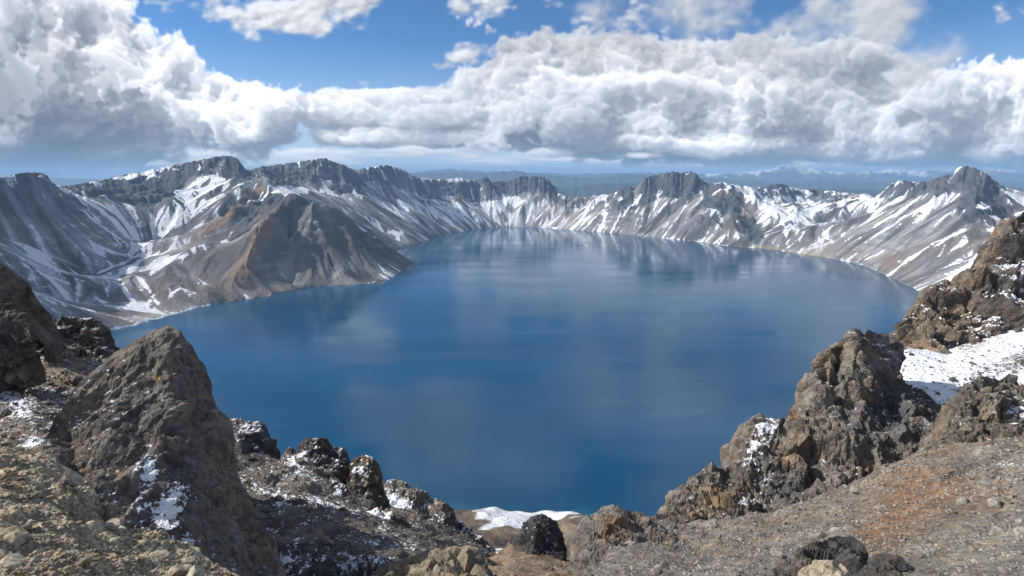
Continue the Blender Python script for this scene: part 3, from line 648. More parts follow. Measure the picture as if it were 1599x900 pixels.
# ------------------------------------------------------------------ the lake
def lake():
    m, t, b, out = new_mat('lake_water')
    p = t.pos(); q = t.mapping(p, (1.0, 1.0, 1.0))
    dep = t.attr('shallow')
    big = t.noise(t.mapping(p, (0.0009, 0.0026, 0.001)), 1.0, 5, 0.55)
    deep = t.mix(t.rng(big, 0.35, 0.7), (0.004, 0.050, 0.112), (0.007, 0.066, 0.145))
    t.put(b.inputs['Base Color'], t.mix(dep, deep, (0.02, 0.13, 0.17)))
    b.inputs['IOR'].default_value = 1.333
    wind = t.rng(t.noise(t.mapping(p, (0.0016, 0.006, 0.001)), 1.0, 4, 0.6), 0.35, 0.65)
    t.put(b.inputs['Roughness'], t.fmix(wind, 0.06, 0.13))
    r1 = t.noise(t.mapping(p, (0.10, 0.16, 0.1)), 1.0, 6, 0.62)
    r3 = t.noise(t.mapping(p, (0.22, 0.34, 0.2)), 1.0, 2, 0.5)
    r2 = t.noise(t.mapping(p, (0.012, 0.02, 0.01)), 1.0, 3, 0.5)
    t.put(b.inputs['Normal'], t.bump(r1, t.fmix(wind, 0.2, 0.75), 0.42, t.bump(r2, 0.25, 0.4, t.bump(r3, t.fmix(wind, 0.0, 0.5), 0.10))))
    az = np.linspace(R(-62), R(62), 300); r = 600*(7000/600)**np.linspace(0, 1, 260)
    Rg, Ag = np.meshgrid(r, az, indexing='ij'); x, y = Rg*np.sin(Ag), Rg*np.cos(Ag)
    fy, fx = (y-GY[0])/STEP, (x-GX[0])/STEP
    z = samp(Zf, fy.ravel(), fx.ravel()); dl = samp(d_lake, fy.ravel(), fx.ravel())
    kv = ((z < 3.0) & (np.abs(fx.ravel()*STEP+GX[0]) < 4500)).reshape(x.shape)
    keep = kv[:-1, :-1] | kv[1:, :-1] | kv[:-1, 1:] | kv[1:, 1:]
    # only the connected lake, not low ground outside the rim
    wm = np.zeros_like(water); wm |= water
    for _ in range(4): w2 = wm.copy(); w2[1:] |= wm[:-1]; w2[:-1] |= wm[1:]; w2[:, 1:] |= wm[:, :-1]; w2[:, :-1] |= wm[:, 1:]; wm = w2
    inl = (samp(wm.astype(np.float32), fy.ravel(), fx.ravel()) > 0.01).reshape(x.shape)
    keep &= inl[:-1, :-1] | inl[1:, :-1] | inl[:-1, 1:] | inl[1:, 1:]
    V = np.stack([x, y, np.zeros_like(x)], -1).reshape(-1, 3)
    V, Fc, at, cl = compact(V, grid_faces(len(r), len(az), keep)[:, ::-1], {'shallow': np.clip(1-dl/34, 0, 1)*.7*sm(2600, 900, y.ravel())}, {})
    return tag(mesh_obj('lake', V, Fc, m, at), 'deep blue crater lake reflecting the clouds between snowy rims', 'lake', kind='structure')
lake()

# ------------------------------------------------------------------ the country beyond, fading into the air
def far_country():
    m, t, b, out = new_mat('far_forest'); p = t.pos()
    n = t.noise(p, 0.0005, 6, 0.6)
    t.put(b.inputs['Base Color'], t.mix(t.rng(n, 0.35, 0.65), (0.022, 0.034, 0.026), (0.05, 0.058, 0.042))); b.inputs['Roughness'].default_value = 1
    a = np.linspace(0, 2*np.pi, 97)[:-1]; rr = np.array([0.5, 2000, 9000, 20000, 58500]); V = [(r_*math.cos(x_), r_*math.sin(x_), -540) for r_ in rr for x_ in a]
    i = np.arange(5*96).reshape(5, 96); Fc = np.stack([i[:-1], np.roll(i, -1, 1)[:-1], np.roll(i, -1, 1)[1:], i[1:]], -1).reshape(-1, 4)[:, ::-1]
    tag(mesh_obj('ground', V, Fc, m), 'hazy forested plain beyond the crater rim', 'plain', kind='structure')
    m2, t, b, out = new_mat('far_range'); z = t.sep(t.pos())[2]
    sn = t.math('ADD', t.attr('snow'), t.math('MULTIPLY', t.math('SUBTRACT', t.noise(t.pos(), 0.0012, 5, .6), .5), 0.9))
    t.put(b.inputs['Base Color'], t.mix(t.rng(sn, 0.74, 1.0), (0.05, 0.06, 0.05), (0.8, 0.82, 0.86))); b.inputs['Roughness'].default_value = 1
    ranges = [
      (14000, [(850,290),(900,288),(940,284),(1000,282),(1060,287),(1100,288),(1200,291),(1260,292),(1330,293),(1400,293),(1500,290),(1620,290)], 0, 'low blue hills beyond the saddle in the far rim'),
      (21000, [(540,276),(620,270),(700,266),(760,268),(800,264),(860,272),(920,276),(980,270),(1040,273),(1100,275),(1160,280),(1230,283),(1300,280),(1400,283),(1500,281),(1640,284)], 0, 'pale blue middle range beyond the far rim'),
      (30000, [(-50,280),(90,277),(200,280),(600,272),(700,262),(800,268),(900,270),(1000,268),(1100,270),(1150,268),(1190,264),(1210,261),(1232,257),(1245,260),(1270,261),(1290,266),(1330,268),(1370,266),(1400,262),(1420,265),(1450,266),(1560,262),(1590,266),(1660,268)], 1, 'faint snow capped range on the horizon')]
    for (dist, prof, sn, lab) in ranges:
        q = np.array(prof, float); px = np.arange(q[0, 0], q[-1, 0], 2.0); py = np.interp(px, q[:, 0], q[:, 1])
        pts = np.array([P(a_, b_, dist) for a_, b_ in zip(px, py)]); nc = len(px); nr = 40
        tv = np.linspace(-1, 1, nr)[:, None]; wid = dist*0.10
        s3 = np.stack([pts[:, 0]/dist*60, np.zeros(nc), np.zeros(nc)], -1)
        hgt_ = (pts[:, 2]+540)*(1+0.10*fbm(s3, 1.0, 5, 31, .6)); nn = fbm(np.stack([np.repeat(s3[None, :, 0], nr, 0).ravel(), np.repeat(tv*4, nc, 1).ravel(), np.zeros(nr*nc)], -1), 1.0, 5, 33, .6, True).reshape(nr, nc)
        z = -540+np.maximum(hgt_[None]*(1-np.abs(tv)**0.8)*(1+0.25*nn*np.abs(tv)*2), -5)
        V = np.stack([np.repeat(pts[None, :, 0], nr, 0)*(1+tv*0.1), pts[None, :, 1]+tv*wid+0*z, z], -1)
        snv = ((1-np.abs(tv))*0.8+nn*0.25)*sn+0*z-(1-sn)*1.0
        snv = np.where(np.repeat(px[None], nr, 0) > 1100, snv, snv-0.5)
        o = mesh_obj('mountain_range', V.reshape(-1, 3), grid_faces(nr, nc)[:, ::-1], m2, {'snow': snv.ravel()}); tag(o, lab, 'mountain range', kind='structure')
far_country()
def haze():
    m = bpy.data.materials.new('air'); m.use_nodes = True; m.node_tree.nodes.clear(); t = NT(m.node_tree)
    out = t.node('ShaderNodeOutputMaterial'); v = t.node('ShaderNodeVolumePrincipled'); t.l.new(v.outputs[0], out.inputs['Volume'])
    v.inputs['Density'].default_value = HAZE; v.inputs['Color'].default_value = (0.38, 0.64, 0.98, 1); v.inputs['Anisotropy'].default_value = 0.0
    s = 60000.0; z0, z1 = -541.0, 1010.0
    V = [(x, y, z) for z in (z0, z1) for y in (-s, s) for x in (-s, s)]
    Fc = [(0, 2, 3, 1), (4, 5, 7, 6), (0, 1, 5, 4), (2, 6, 7, 3), (0, 4, 6, 2), (1, 3, 7, 5)]
    tag(mesh_obj('haze', V, Fc, m, smooth=False), 'thin blue haze over the lake and the far country', 'haze', kind='stuff')
HAZE = 4.1e-5
haze()
print('far', round(time.time()-T0, 1))

# ------------------------------------------------------------------ the near rim: crags, slopes, loose stones
def rock_material(name, s, lichen=0.0, dark=0.0):
    """weathered lava; s = size in metres of one photograph pixel at this rock's distance"""
    m, t, b, out = new_mat(name)
    p = t.pos(); col = t.attr('earth', 'Color'); sn = t.attr('snow')
    k = 1.0/s
    nb = t.noise(p, k/60, 5, 0.6); nm = t.noise(p, k/14, 6, 0.65); nf = t.noise(p, k/3.5, 4, 0.7)
    c = t.mix(1.0, col, t.rng(nb, 0.3, 0.7, 0.72, 1.25), 'MULTIPLY')
    c = t.mix(1.0, c, t.rng(nm, 0.28, 0.72, 0.58, 1.60), 'MULTIPLY')
    c = t.mix(t.math('MULTIPLY', t.rng(t.noise(p, k/35, 3, 0.5, 0.5), 0.52, 0.68), 0.55), c, t.mix(1.0, c, (1.45, 1.08, 0.74), 'MULTIPLY'))
    c = t.mix(t.math('MULTIPLY', t.rng(nf, 0.60, 0.72), 0.55), c, (0.34, 0.31, 0.27))
    if lichen: c = t.mix(t.math('MULTIPLY', t.rng(t.noise(p, k/22, 5, 0.6), 0.66, 0.74), lichen), c, (0.30, 0.24, 0.05))
    sv = t.math('ADD', sn, t.math('MULTIPLY', t.math('SUBTRACT', t.noise(p, k/9, 6, 0.66), 0.5), 2.6))
    sv = t.math('ADD', sv, t.math('MULTIPLY', t.math('SUBTRACT', nf, 0.5), 1.3))
    sv = t.rng(sv, 0.02, 0.12)
    t.put(b.inputs['Base Color'], t.mix(sv, c, (0.82, 0.84, 0.88)))
    t.put(b.inputs['Roughness'], t.fmix(sv, 0.92, 0.55)); b.inputs['Specular IOR Level'].default_value = 0.2
    cr = t.voro(t.vmath('ADD', p, t.mapping(t.noise(p, k/40, 3, .5, out=1), (s*26, s*26, s*26))), k/26, 'DISTANCE_TO_EDGE'); crk = t.rng(cr, 0.0, 0.07, 0.0, 1.0)
    h1 = t.math('ADD', t.noise(p, k/12, 8, 0.66), t.math('MULTIPLY', crk, 0.16)); h2 = t.voro(t.vmath('ADD', p, t.mapping(t.noise(p, k/9, 2, .5, out=1), (s*4, s*4, s*4))), k/6.5)
    t.put(b.inputs['Normal'], t.bump(h1, 0.9, s*7.5, t.bump(h2, 0.4, s*1.6)))
    return m
def resample(row, n):
    a = np.array(row, float) if not isinstance(row, np.ndarray) else row
    w = np.array([P(*q) for q in a]) if not isinstance(row, np.ndarray) else a
    key = a[:, :2] if not isinstance(row, np.ndarray) else np.stack(proj(a[:, 0], a[:, 1], a[:, 2]), -1)
    L = np.concatenate([[0], np.cumsum(np.linalg.norm(np.diff(key, axis=0), axis=1))]); t = np.linspace(0, L[-1], n)
    return np.stack([np.interp(t, L, w[:, k]) for k in range(3)], -1)
def cells(p, seed):
    """blocky noise: each cell has its own height and tilt, bevelled into its neighbour"""
    i = np.floor(p-0.5).astype(np.int64); f = (p-i).astype(np.float32); n = len(p)
    b1 = np.full(n, 9.0, np.float32); b2 = np.full(n, 9.0, np.float32); v1 = np.zeros(n, np.float32); v2 = np.zeros(n, np.float32)
    for dx in (0, 1):
        for dy in (0, 1):
            for dz in (0, 1):
                h = _hash(i[:, 0]+dx, i[:, 1]+dy, i[:, 2]+dz, seed)
                q = np.stack([f[:, 0]-dx-0.5+(((h & 1023)/1023.0)-.5)*-0.8, f[:, 1]-dy-0.5+((((h >> 10) & 1023)/1023.0)-.5)*-0.8, f[:, 2]-dz-0.5+((((h >> 20) & 1023)/1023.0)-.5)*-0.8], -1).astype(np.float32)
                d = (q*q).sum(1); v = ((((h*2654435761 >> 7) & 1023)/1023.0-0.5)*0.9+(_G[(h*7919 >> 3) & 255]*q).sum(1)*1.5).astype(np.float32)
                c = d < b1; c2 = (~c) & (d < b2)
                b2 = np.where(c, b1, np.where(c2, d, b2)); v2 = np.where(c, v1, np.where(c2, v, v2)); b1 = np.where(c, d, b1); v1 = np.where(c, v, v1)
    g = np.sqrt(b2)-np.sqrt(b1); w = 0.5*np.clip(1-g/0.10, 0, 1)
    return v1*(1-w)+v2*w-0.10*np.exp(-g*22)
def rock_shape(p, size, seed, squash=(1, 1, 1), sp=0.0):
    lv = lambda f: sm(0.75, 0.25, sp*f/size)            # leave out what the mesh there cannot carry
    q = p*np.array(squash, float)/size
    w = np.stack([fbm(q, 0.9, 3, seed+k*5) for k in range(3)], -1)*0.16
    q = q+w
    r = fbm(q, 0.5, 2, seed+40)*0.30+cells(q, seed)*0.50
    r += cells(q*2.3+7, seed+1)*0.24*lv(2.3)+cells(q*5.1+3, seed+2)*0.14*lv(5.1)+cells(q*10.7+5, seed+3)*0.07*lv(10.7)+fbm(q, 2.6, 2, seed+50, .62, True)*0.10*lv(4)+cells(q*23+1, seed+4)*0.038*lv(23)+fbm(q, 11, 2, seed+52, .62, True)*0.035*lv(14)
    rg = np.random.default_rng(seed+600)          # fracture planes: long even faces that end in sharp steps
    for fr_, am_ in ((0.9, .34), (2.2, .20), (4.9, .09)):
        n_ = rg.standard_normal(3)*np.array([1, .6, 1.0]); n_ /= np.linalg.norm(n_); t_ = q@n_*fr_+fbm(q, .8, 2, seed+61)*.8; t_ = t_-np.floor(t_)
        r = r+(np.where(t_ < .86, t_/.86, (1-t_)/.14)-.5).astype(np.float32)*am_*lv(fr_*3)*(.4+.6*sm(-.2, .3, fbm(q, .45, 1, seed+66)))
    return r.astype(np.float32)
def normals(V):
    du = np.gradient(V, axis=1); dv = np.gradient(V, axis=0); n = np.cross(du, dv); n /= np.linalg.norm(n, axis=2, keepdims=True)+1e-9
    return n
ROCKS = {}
SNOW_MORE = 0.40
def near_piece(name, label, cat, rows, nu, nv, size, amp, mat, col, tints=(), snowb=(), snow0=-0.9, snow_up=1.0, kind=None, seed=1, rough=True, squash=(1, 1, 1), group=None, back=(12, 30), zoom=1.0, gravel=0.0):
    """rows run from the skyline of the piece down to its foot: (px, py, distance) polylines; back = how far the far side runs and drops"""
    rows = [[(q[0], q[1], q[2]*zoom) for q in r_] for r_ in rows]; size *= zoom; amp *= zoom; gravel *= zoom; back = (back[0]*zoom, back[1]*zoom)
    nu, nv = int(nu*0.70), int(nv*0.70); R_ = [resample(r, nu) for r in rows]
    top = R_[0]; bk = []
    for f_ in (1.0, 0.55, 0.22, 0.06): bk.append(top+np.array([0, back[0]*f_, -back[1]*f_**1.25]))
    if kind is None: R_.append(R_[-1]+np.array([0, 0.3*size, -1.3*size]))      # the root of the rock, below the ground it stands in
    R_ = bk+R_; key = np.array([0]+[3, 6, 8, 9][:4]); nb_ = len(bk)
    # rows per band in proportion to how much of the picture the band takes
    lens = []
    for a, b_ in zip(R_[:-1], R_[1:]):
        pa = np.stack(proj(*a.T), -1); pb = np.stack(proj(*b_.T), -1); lens.append(np.linalg.norm(pa-pb, axis=1).mean())
    lens = np.array(lens); lens[:nb_] = np.clip(lens[:nb_], 0, lens[nb_:].sum()*0.03)
    cnt = np.maximum(2, np.round(lens/lens.sum()*nv)).astype(int); G = []
    for k_, (a, b_) in enumerate(zip(R_[:-1], R_[1:])):
        n_ = cnt[k_]
        pa = R_[k_-1] if k_ > 0 else 2*a-b_; pb = R_[k_+2] if k_+2 < len(R_) else 2*b_-a
        for j in range(n_):
            u = j/n_
            if k_ >= nb_: # rounded between the rows
                m1 = (b_-pa)*0.5 if k_ > nb_ else (b_-a); m2 = (pb-a)*0.5
                G.append((2*u**3-3*u**2+1)*a+(u**3-2*u**2+u)*m1*0.9+(-2*u**3+3*u**2)*b_+(u**3-u**2)*m2*0.9)
            else: G.append(a*(1-u)+b_*u)
    G.append(R_[-1]); V = np.stack(G); nr = len(V)
    sk = int(cnt[:nb_].sum())
    N0 = normals(V)
    toc = np.array([0, 0, H])-V; flip = bool((N0*toc).sum(-1)[sk:].mean() < 0)
    if flip: N0 = -N0
    for _ in range(18): N0[1:-1, 1:-1] = (N0[2:, 1:-1]+N0[:-2, 1:-1]+N0[1:-1, 2:]+N0[1:-1, :-2])/4
    sp = np.maximum(np.linalg.norm(np.gradient(V, axis=0), axis=2), np.linalg.norm(np.gradient(V, axis=1), axis=2)).ravel()
    d = rock_shape(V.reshape(-1, 3), size, seed, squash, sp).reshape(nr, nu)
    v_ = np.arange(nr)[:, None]; fade = 1-0.55*np.exp(-((v_-sk)/(0.02*nv+2))**2)
    if kind == 'structure': fade = fade*np.clip(np.linalg.norm(V-[0, 0, H], axis=2)/np.linalg.norm(V[sk]-[0, 0, H], axis=1).mean(), .12, 1.2)
    V = V+N0*(d*amp*fade)[..., None]
    if gravel:
        gd = cells(V.reshape(-1, 3)/gravel, seed+8).reshape(nr, nu); V = V+N0*(np.clip(gd, -0.1, 1)*gravel*0.20*sm(.75, .25, sp.reshape(nr, nu)/gravel))[..., None]
    N = normals(V)*(-1 if flip else 1)
    px, py = proj(V[..., 0], V[..., 1], V[..., 2])
    def area2(blobs):
        r = np.zeros((nr, nu), np.float32)
        for (cx, cy, rx, ry, ang, s_) in blobs:
            c_, q_ = math.cos(R(ang)), math.sin(R(ang)); dx, dy = px-cx, py-cy
            r += s_*np.exp(-(((dx*c_+dy*q_)/rx)**2+((-dx*q_+dy*c_)/ry)**2)*1.2)
        return r
    E_ = np.ones((nr, nu, 3))*np.array(col); E_ *= (1+0.22*np.clip(d, -1, 1))[..., None]*(1.12 if kind is None else 1.08)
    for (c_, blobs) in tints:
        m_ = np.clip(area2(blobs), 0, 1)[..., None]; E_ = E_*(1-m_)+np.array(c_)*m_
    S_ = snow0+SNOW_MORE+snow_up*(N[..., 2]-0.55)+area2(snowb)*(1.1 if kind else .88)-0.35*np.clip(d, -1, 1)*snow_up*0.5
    Fc = grid_faces(nr, nu)
    if flip: Fc = Fc[:, ::-1]
    o = mesh_obj(name, V.reshape(-1, 3), Fc, mat, {'snow': S_.ravel()}, {'earth': E_.reshape(-1, 3)}, smooth=(kind == 'structure'))
    tag(o, label, cat, group, kind)
    ROCKS[label] = (V, N, px, py, sk)
    return o
m_near = rock_material('tan_ground', 0.010, .5); m_left = rock_material('crag_rock', 0.034, .45); m_mid = rock_material('crag_rock_middle', 0.085, .3)
m_right = rock_material('crag_rock_right', 0.115, .25); m_far = rock_material('crag_rock_far', 0.20, .2)
m_low = rock_material('dark_rock', 0.036, .2); m_scree = rock_material('scree', 0.045, 0.0)
DARK = (.072, .069, .068); BROWN = (.135, .112, .092); TAN = (.33, .28, .20); GREY = (.150, .140, .127); EARTH = (.20, .125, .080)

near_piece('ground', 'brown slope with snow between the boulders at the left edge', 'slope',
  [[(-80,480,75),(0,488,70),(40,492,66),(100,512,62),(160,548,58),(210,570,56),(300,610,52)], [(-80,560,54),(60,575,50),(150,600,47),(300,660,44)], [(-80,680,36),(60,700,33),(150,760,31),(300,830,28)], [(-80,820,24),(150,900,22),(400,980,20)]],
  330, 330, 2.4, .8, m_left, (.15,.125,.095), [(DARK, [(40,530,70,18,-10,.8),(60,640,60,40,20,.9),(20,600,40,20,0,.5),(130,620,40,16,-30,.6)]), ((.30,.27,.08), [(62,542,12,5,0,.8)])],
  [(10,560,30,6,0,.5),(20,625,25,10,20,.7),(60,690,30,6,-10,.8),(30,645,20,8,20,.4),(100,650,40,20,-40,.2)], -0.95, 0.9, kind='structure', seed=3)
near_piece('rock_crag', 'tall dark rock block cut off by the left edge of the view', 'crag',
  [[(-120,330,50),(-60,372,50),(0,411,50),(8,420,50),(14,441,50),(22,458,50),(28,480,49),(36,505,48)], [(-120,450,46),(-40,480,46),(0,480,46),(20,490,46),(42,512,46)], [(-120,580,43),(0,560,43),(50,530,44)]],
  170, 170, 2.8, 1.3, m_left, (.085,.075,.062), (), (), -1.05, 0.8, seed=21, back=(8, 16))
near_piece('rock_crag', 'jagged cluster of black rocks on the slope above the left shore', 'crag',
  [[(18,505,63),(30,494,63),(45,487,63),(62,484,63),(75,492,63),(90,498,63),(115,498,62),(135,497,62),(150,501,62),(161,514,61),(165,533,60),(161,552,59),(176,566,58)], [(14,520,58),(70,525,58),(120,530,58),(150,540,57),(176,570,56)], [(5,550,55),(80,570,54),(178,590,53)]],
  240, 160, 2.2, 1.5, m_left, (.062,.057,.05), [((.11,.095,.07), [(100,520,30,12,0,.6),(150,520,12,20,0,.6)])], [(60,515,30,8,0,.6),(90,545,30,6,0,.5)], -0.80, 1.1, seed=33, back=(6, 14))
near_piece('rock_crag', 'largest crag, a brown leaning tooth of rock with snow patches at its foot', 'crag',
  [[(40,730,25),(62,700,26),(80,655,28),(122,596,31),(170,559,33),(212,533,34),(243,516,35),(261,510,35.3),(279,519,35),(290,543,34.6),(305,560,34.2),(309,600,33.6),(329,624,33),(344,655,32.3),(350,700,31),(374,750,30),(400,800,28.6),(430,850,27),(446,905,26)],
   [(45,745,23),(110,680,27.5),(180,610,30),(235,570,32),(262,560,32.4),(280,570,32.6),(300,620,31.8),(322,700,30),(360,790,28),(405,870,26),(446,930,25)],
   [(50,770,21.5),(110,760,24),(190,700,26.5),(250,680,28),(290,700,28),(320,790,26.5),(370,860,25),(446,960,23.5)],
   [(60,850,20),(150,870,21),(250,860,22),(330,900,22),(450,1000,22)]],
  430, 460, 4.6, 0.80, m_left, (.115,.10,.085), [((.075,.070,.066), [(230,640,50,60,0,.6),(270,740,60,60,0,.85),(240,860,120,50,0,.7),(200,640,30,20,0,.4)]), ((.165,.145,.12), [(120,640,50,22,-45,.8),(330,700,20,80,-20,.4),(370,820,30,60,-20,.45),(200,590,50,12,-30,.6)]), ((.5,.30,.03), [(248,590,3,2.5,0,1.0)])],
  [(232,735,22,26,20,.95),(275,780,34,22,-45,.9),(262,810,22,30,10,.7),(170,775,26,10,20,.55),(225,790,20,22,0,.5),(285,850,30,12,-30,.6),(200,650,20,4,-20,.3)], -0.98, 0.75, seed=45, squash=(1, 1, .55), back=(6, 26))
near_piece('ground', 'crumbling tan rock ground in warm light at the lower left corner', 'slope',
  [[(-90,650,11.3),(0,688,11.3),(30,696,11.5),(60,706,11.6),(108,742,11.6),(131,764,11.3),(137,790,11),(165,808,10.8),(200,824,10.5),(240,838,10.3),(280,852,10),(312,868,9.8),(342,885,9.5),(400,915,9),(500,965,8.5)],
   [(-90,720,9),(60,745,9.6),(125,790,9.8),(200,850,9),(300,890,8.6),(500,1000,7.8)], [(-90,800,7),(100,830,7.6),(200,880,7.6),(350,930,7.4),(500,1040,7)], [(-90,960,4.6),(100,960,5),(300,1000,5.2),(500,1120,5.2)]],
  520, 420, 0.9, 0.22, m_near, TAN, [((.17,.145,.12), [(70,780,50,40,30,.6),(30,850,60,30,0,.6),(180,880,60,20,20,.5)]), ((.33,.28,.19), [(20,720,60,20,20,.5),(150,860,60,14,25,.5)])], [(60,800,8,6,0,.4)], -1.5, 0.3, kind='structure', seed=57, back=(3, 7), gravel=0.10)
near_piece('slope', 'dark stony slope with thin snow below the row of rock blocks', 'slope',
  [[(300,700,92),(345,690,90),(435,718,86),(472,708,86),(540,748,81),(600,792,78),(650,802,76),(720,832,74),(770,862,72),(810,885,70)], [(300,790,66),(450,790,62),(560,805,60),(650,832,60),(790,880,60)], [(300,900,42),(480,880,40),(620,884,40),(790,915,42)], [(300,1010,28),(800,1010,28)]],
  460, 260, 5.5, 1.35, m_mid, (.105,.092,.080), [(BROWN, [(430,830,60,14,20,.8),(480,800,60,12,15,.5),(650,870,40,14,0,.5)]), (DARK, [(400,700,50,20,0,.6),(560,850,60,20,0,.5),(680,850,60,14,20,.5)])],
  [(420,770,60,8,22,.35),(460,720,16,8,20,.8),(520,790,60,8,15,.45),(480,745,26,8,30,.4),(620,850,50,6,0,.25),(600,820,16,24,30,.3)], -0.98, 0.9, kind='structure', seed=61, back=(14, 34), gravel=0.5)
near_piece('rock_crag', 'low jagged spur running down to the snowy near shore', 'crag',
  [[(590,775,132),(597,752,132),(612,750,131),(640,761,129),(661,764,128),(672,775,127),(684,784,125),(706,794,123),(714,806,122),(724,811,120),(742,826,118),(756,842,116),(770,858,114),(800,892,112)], [(588,800,116),(640,800,115),(700,840,110),(760,875,106),(800,905,104)], [(585,850,98),(700,890,94),(800,930,92)]],
  330, 170, 6.5, 3.0, m_mid, (.10,.086,.072), [((.20,.17,.135), [(625,765,30,10,20,.8),(600,770,10,14,0,.6)]), (DARK, [(690,820,40,20,40,.8)])], [(622,785,20,9,20,1.0),(640,815,50,10,35,.8),(720,850,30,6,40,.5)], -0.80, 1.0, seed=71, back=(14, 40))
blocks = [
 ('snow dusted flat topped rock block, first of the row left of the lake', [(334,712,95),(340,680,95),(343,664,95),(352,659,95),(375,656,94),(404,660,93),(412,670,93),(418,690,92),(427,706,91),(439,730,90)], [(334,735,84),(390,745,82),(447,748,82)], 200, 150, [(370,680,40,20,0,.35)], (.066,.064,.066), 83),
 ('round topped dark rock block in the middle of the row, snow at its left foot', [(463,718,88),(471,698,88),(480,688,88),(497,685,87),(515,690,87),(521,697,87),(536,700,86),(543,712,86),(548,735,85),(558,762,83),(566,785,82)], [(460,728,80),(495,765,76),(530,785,75),(570,802,74)], 200, 180, [(470,712,14,10,0,.5)], (.060,.053,.047), 95),
 ('upright brown rock block nearest the water at the end of the row', [(542,748,82),(547,723,82),(556,713,82),(568,709,82),(583,716,81),(588,738,80),(593,754,80),(602,775,79),(611,800,78),(622,832,77)], [(540,790,73),(575,835,70),(628,856,70)], 180, 200, [(565,735,14,12,0,.6)], (.085,.068,.054), 107),
 ('small pointed dark rock on the skyline between two larger blocks', [(438,716,87),(446,704,87),(452,698,87),(459,703,87),(468,714,86)], [(437,722,84),(470,722,83)], 60, 40, [], (.075,.062,.052), 109),
 ('dark half buried outcrop low on the stony slope', [(418,792,64),(440,778,65),(462,774,65),(480,782,64),(492,800,63),(502,818,61)], [(414,806,59),(504,832,56)], 120, 80, [(450,790,30,5,10,.6)], (.075,.07,.066), 113),
 ('black outcrop under the middle rock block on the slope', [(500,768,73),(520,752,74),(538,757,73),(550,778,71),(560,805,69)], [(496,790,68),(562,820,65)], 110, 90, [(520,770,20,6,0,.4)], (.055,.052,.05), 127),
 ('rough snowy outcrop to the right of the dark slope, below the last block', [(560,800,66),(590,790,66),(625,808,65),(650,836,63),(664,856,62)], [(556,825,61),(668,872,58)], 150, 90, [(590,806,40,8,20,.8)], (.08,.073,.068), 131),
]
for lab, topl, basel, a_, b2, sb, colr, sd_ in blocks:
    sz = (max(q[0] for q in topl)-min(q[0] for q in topl))*topl[0][2]/900.0
    near_piece('rock_crag', lab, 'crag', [topl, basel], a_, b2, sz*0.42, sz*0.16, m_mid, colr, (), sb, -0.88, 1.05, seed=sd_, squash=(1, 1, .7), back=(6, sz*1.5+4))
near_piece('boulder', 'black boulder with bright snow patches at the bottom edge beside the largest crag', 'boulder',
  [[(376,905,25),(388,884,25.5),(412,862,26),(440,850,26.5),(470,846,26.5),(498,850,26),(513,868,25.5),(522,900,25),(530,940,24)], [(380,920,21.5),(450,900,21.5),(530,960,21)], [(378,980,18.5),(530,1010,18)]],
  240, 150, 1.5, 0.75, m_low, (.052,.050,.050), (), [(410,895,22,14,0,1.0),(440,872,18,8,0,.6),(480,880,16,6,0,.3)], -0.85, 0.8, seed=141, zoom=1.25, back=(3, 8))
near_piece('boulder', 'snow dusted black boulder at the bottom edge, left of the yellowish rocks', 'boulder',
  [[(505,915,30),(516,890,30.5),(540,872,31),(572,864,31),(600,870,30.5),(622,885,30),(640,915,29)], [(505,950,26),(640,955,25.5)]],
  180, 100, 1.5, 0.8, m_low, (.075,.07,.066), (), [(560,880,40,8,0,.6)], -0.75, 0.9, seed=143, zoom=1.12, back=(3, 8))
near_piece('rock_outcrop', 'yellowish crumbling rock heap at the bottom edge, left of the dark fin', 'outcrop',
  [[(570,925,20),(596,884,21),(622,874,21.5),(650,866,22),(682,858,22),(712,852,22),(732,856,22),(747,864,21.8),(758,880,21),(776,912,20)], [(570,950,17.5),(680,905,18.5),(778,940,17.5)], [(570,1010,15),(780,1010,15)]],
  330, 150, 1.2, 0.55, m_low, (.17,.145,.105), [((.12,.105,.085), [(600,890,20,14,0,.6),(700,895,30,12,0,.4),(750,880,14,14,0,.6)]), ((.26,.22,.10), [(710,870,20,8,0,.4),(590,895,14,6,0,.4)])], (), -1.4, 0.3, seed=151, zoom=1.4, back=(3, 8), gravel=0.16)
near_piece('slope', 'brown earth slope between the dark fin of rock and the orange mound', 'slope',
  [[(735,880,60),(770,868,60),(800,850,60),(835,850,60),(880,866,58),(905,872,56)], [(735,905,46),(820,892,46),(905,905,44)], [(735,980,32),(905,980,32)]],
  190, 110, 3.4, .6, m_mid, (.17,.13,.095), (), (), -1.3, 0.5, kind='structure', seed=155, back=(5, 16), gravel=0.4)
near_piece('rock_crag', 'black upright fin of rock standing in front of the snowy shore', 'crag',
  [[(775,872,60),(795,850,61),(812,836,61.5),(826,820,62),(832,808,62),(845,803,62),(860,807,62),(869,815,62),(877,832,61.5),(880,850,61),(884,872,60)], [(778,880,57),(815,850,57),(835,835,56.5),(862,850,57),(886,880,56)], [(775,896,53),(830,890,51),(890,892,52)]],
  200, 160, 2.4, 1.0, m_mid, (.048,.047,.050), [((.15,.115,.085), [(790,875,26,22,-30,.9)])], [(850,850,10,16,0,.3)], -1.05, 0.9, seed=163, squash=(1, 1, .6), back=(4, 14))
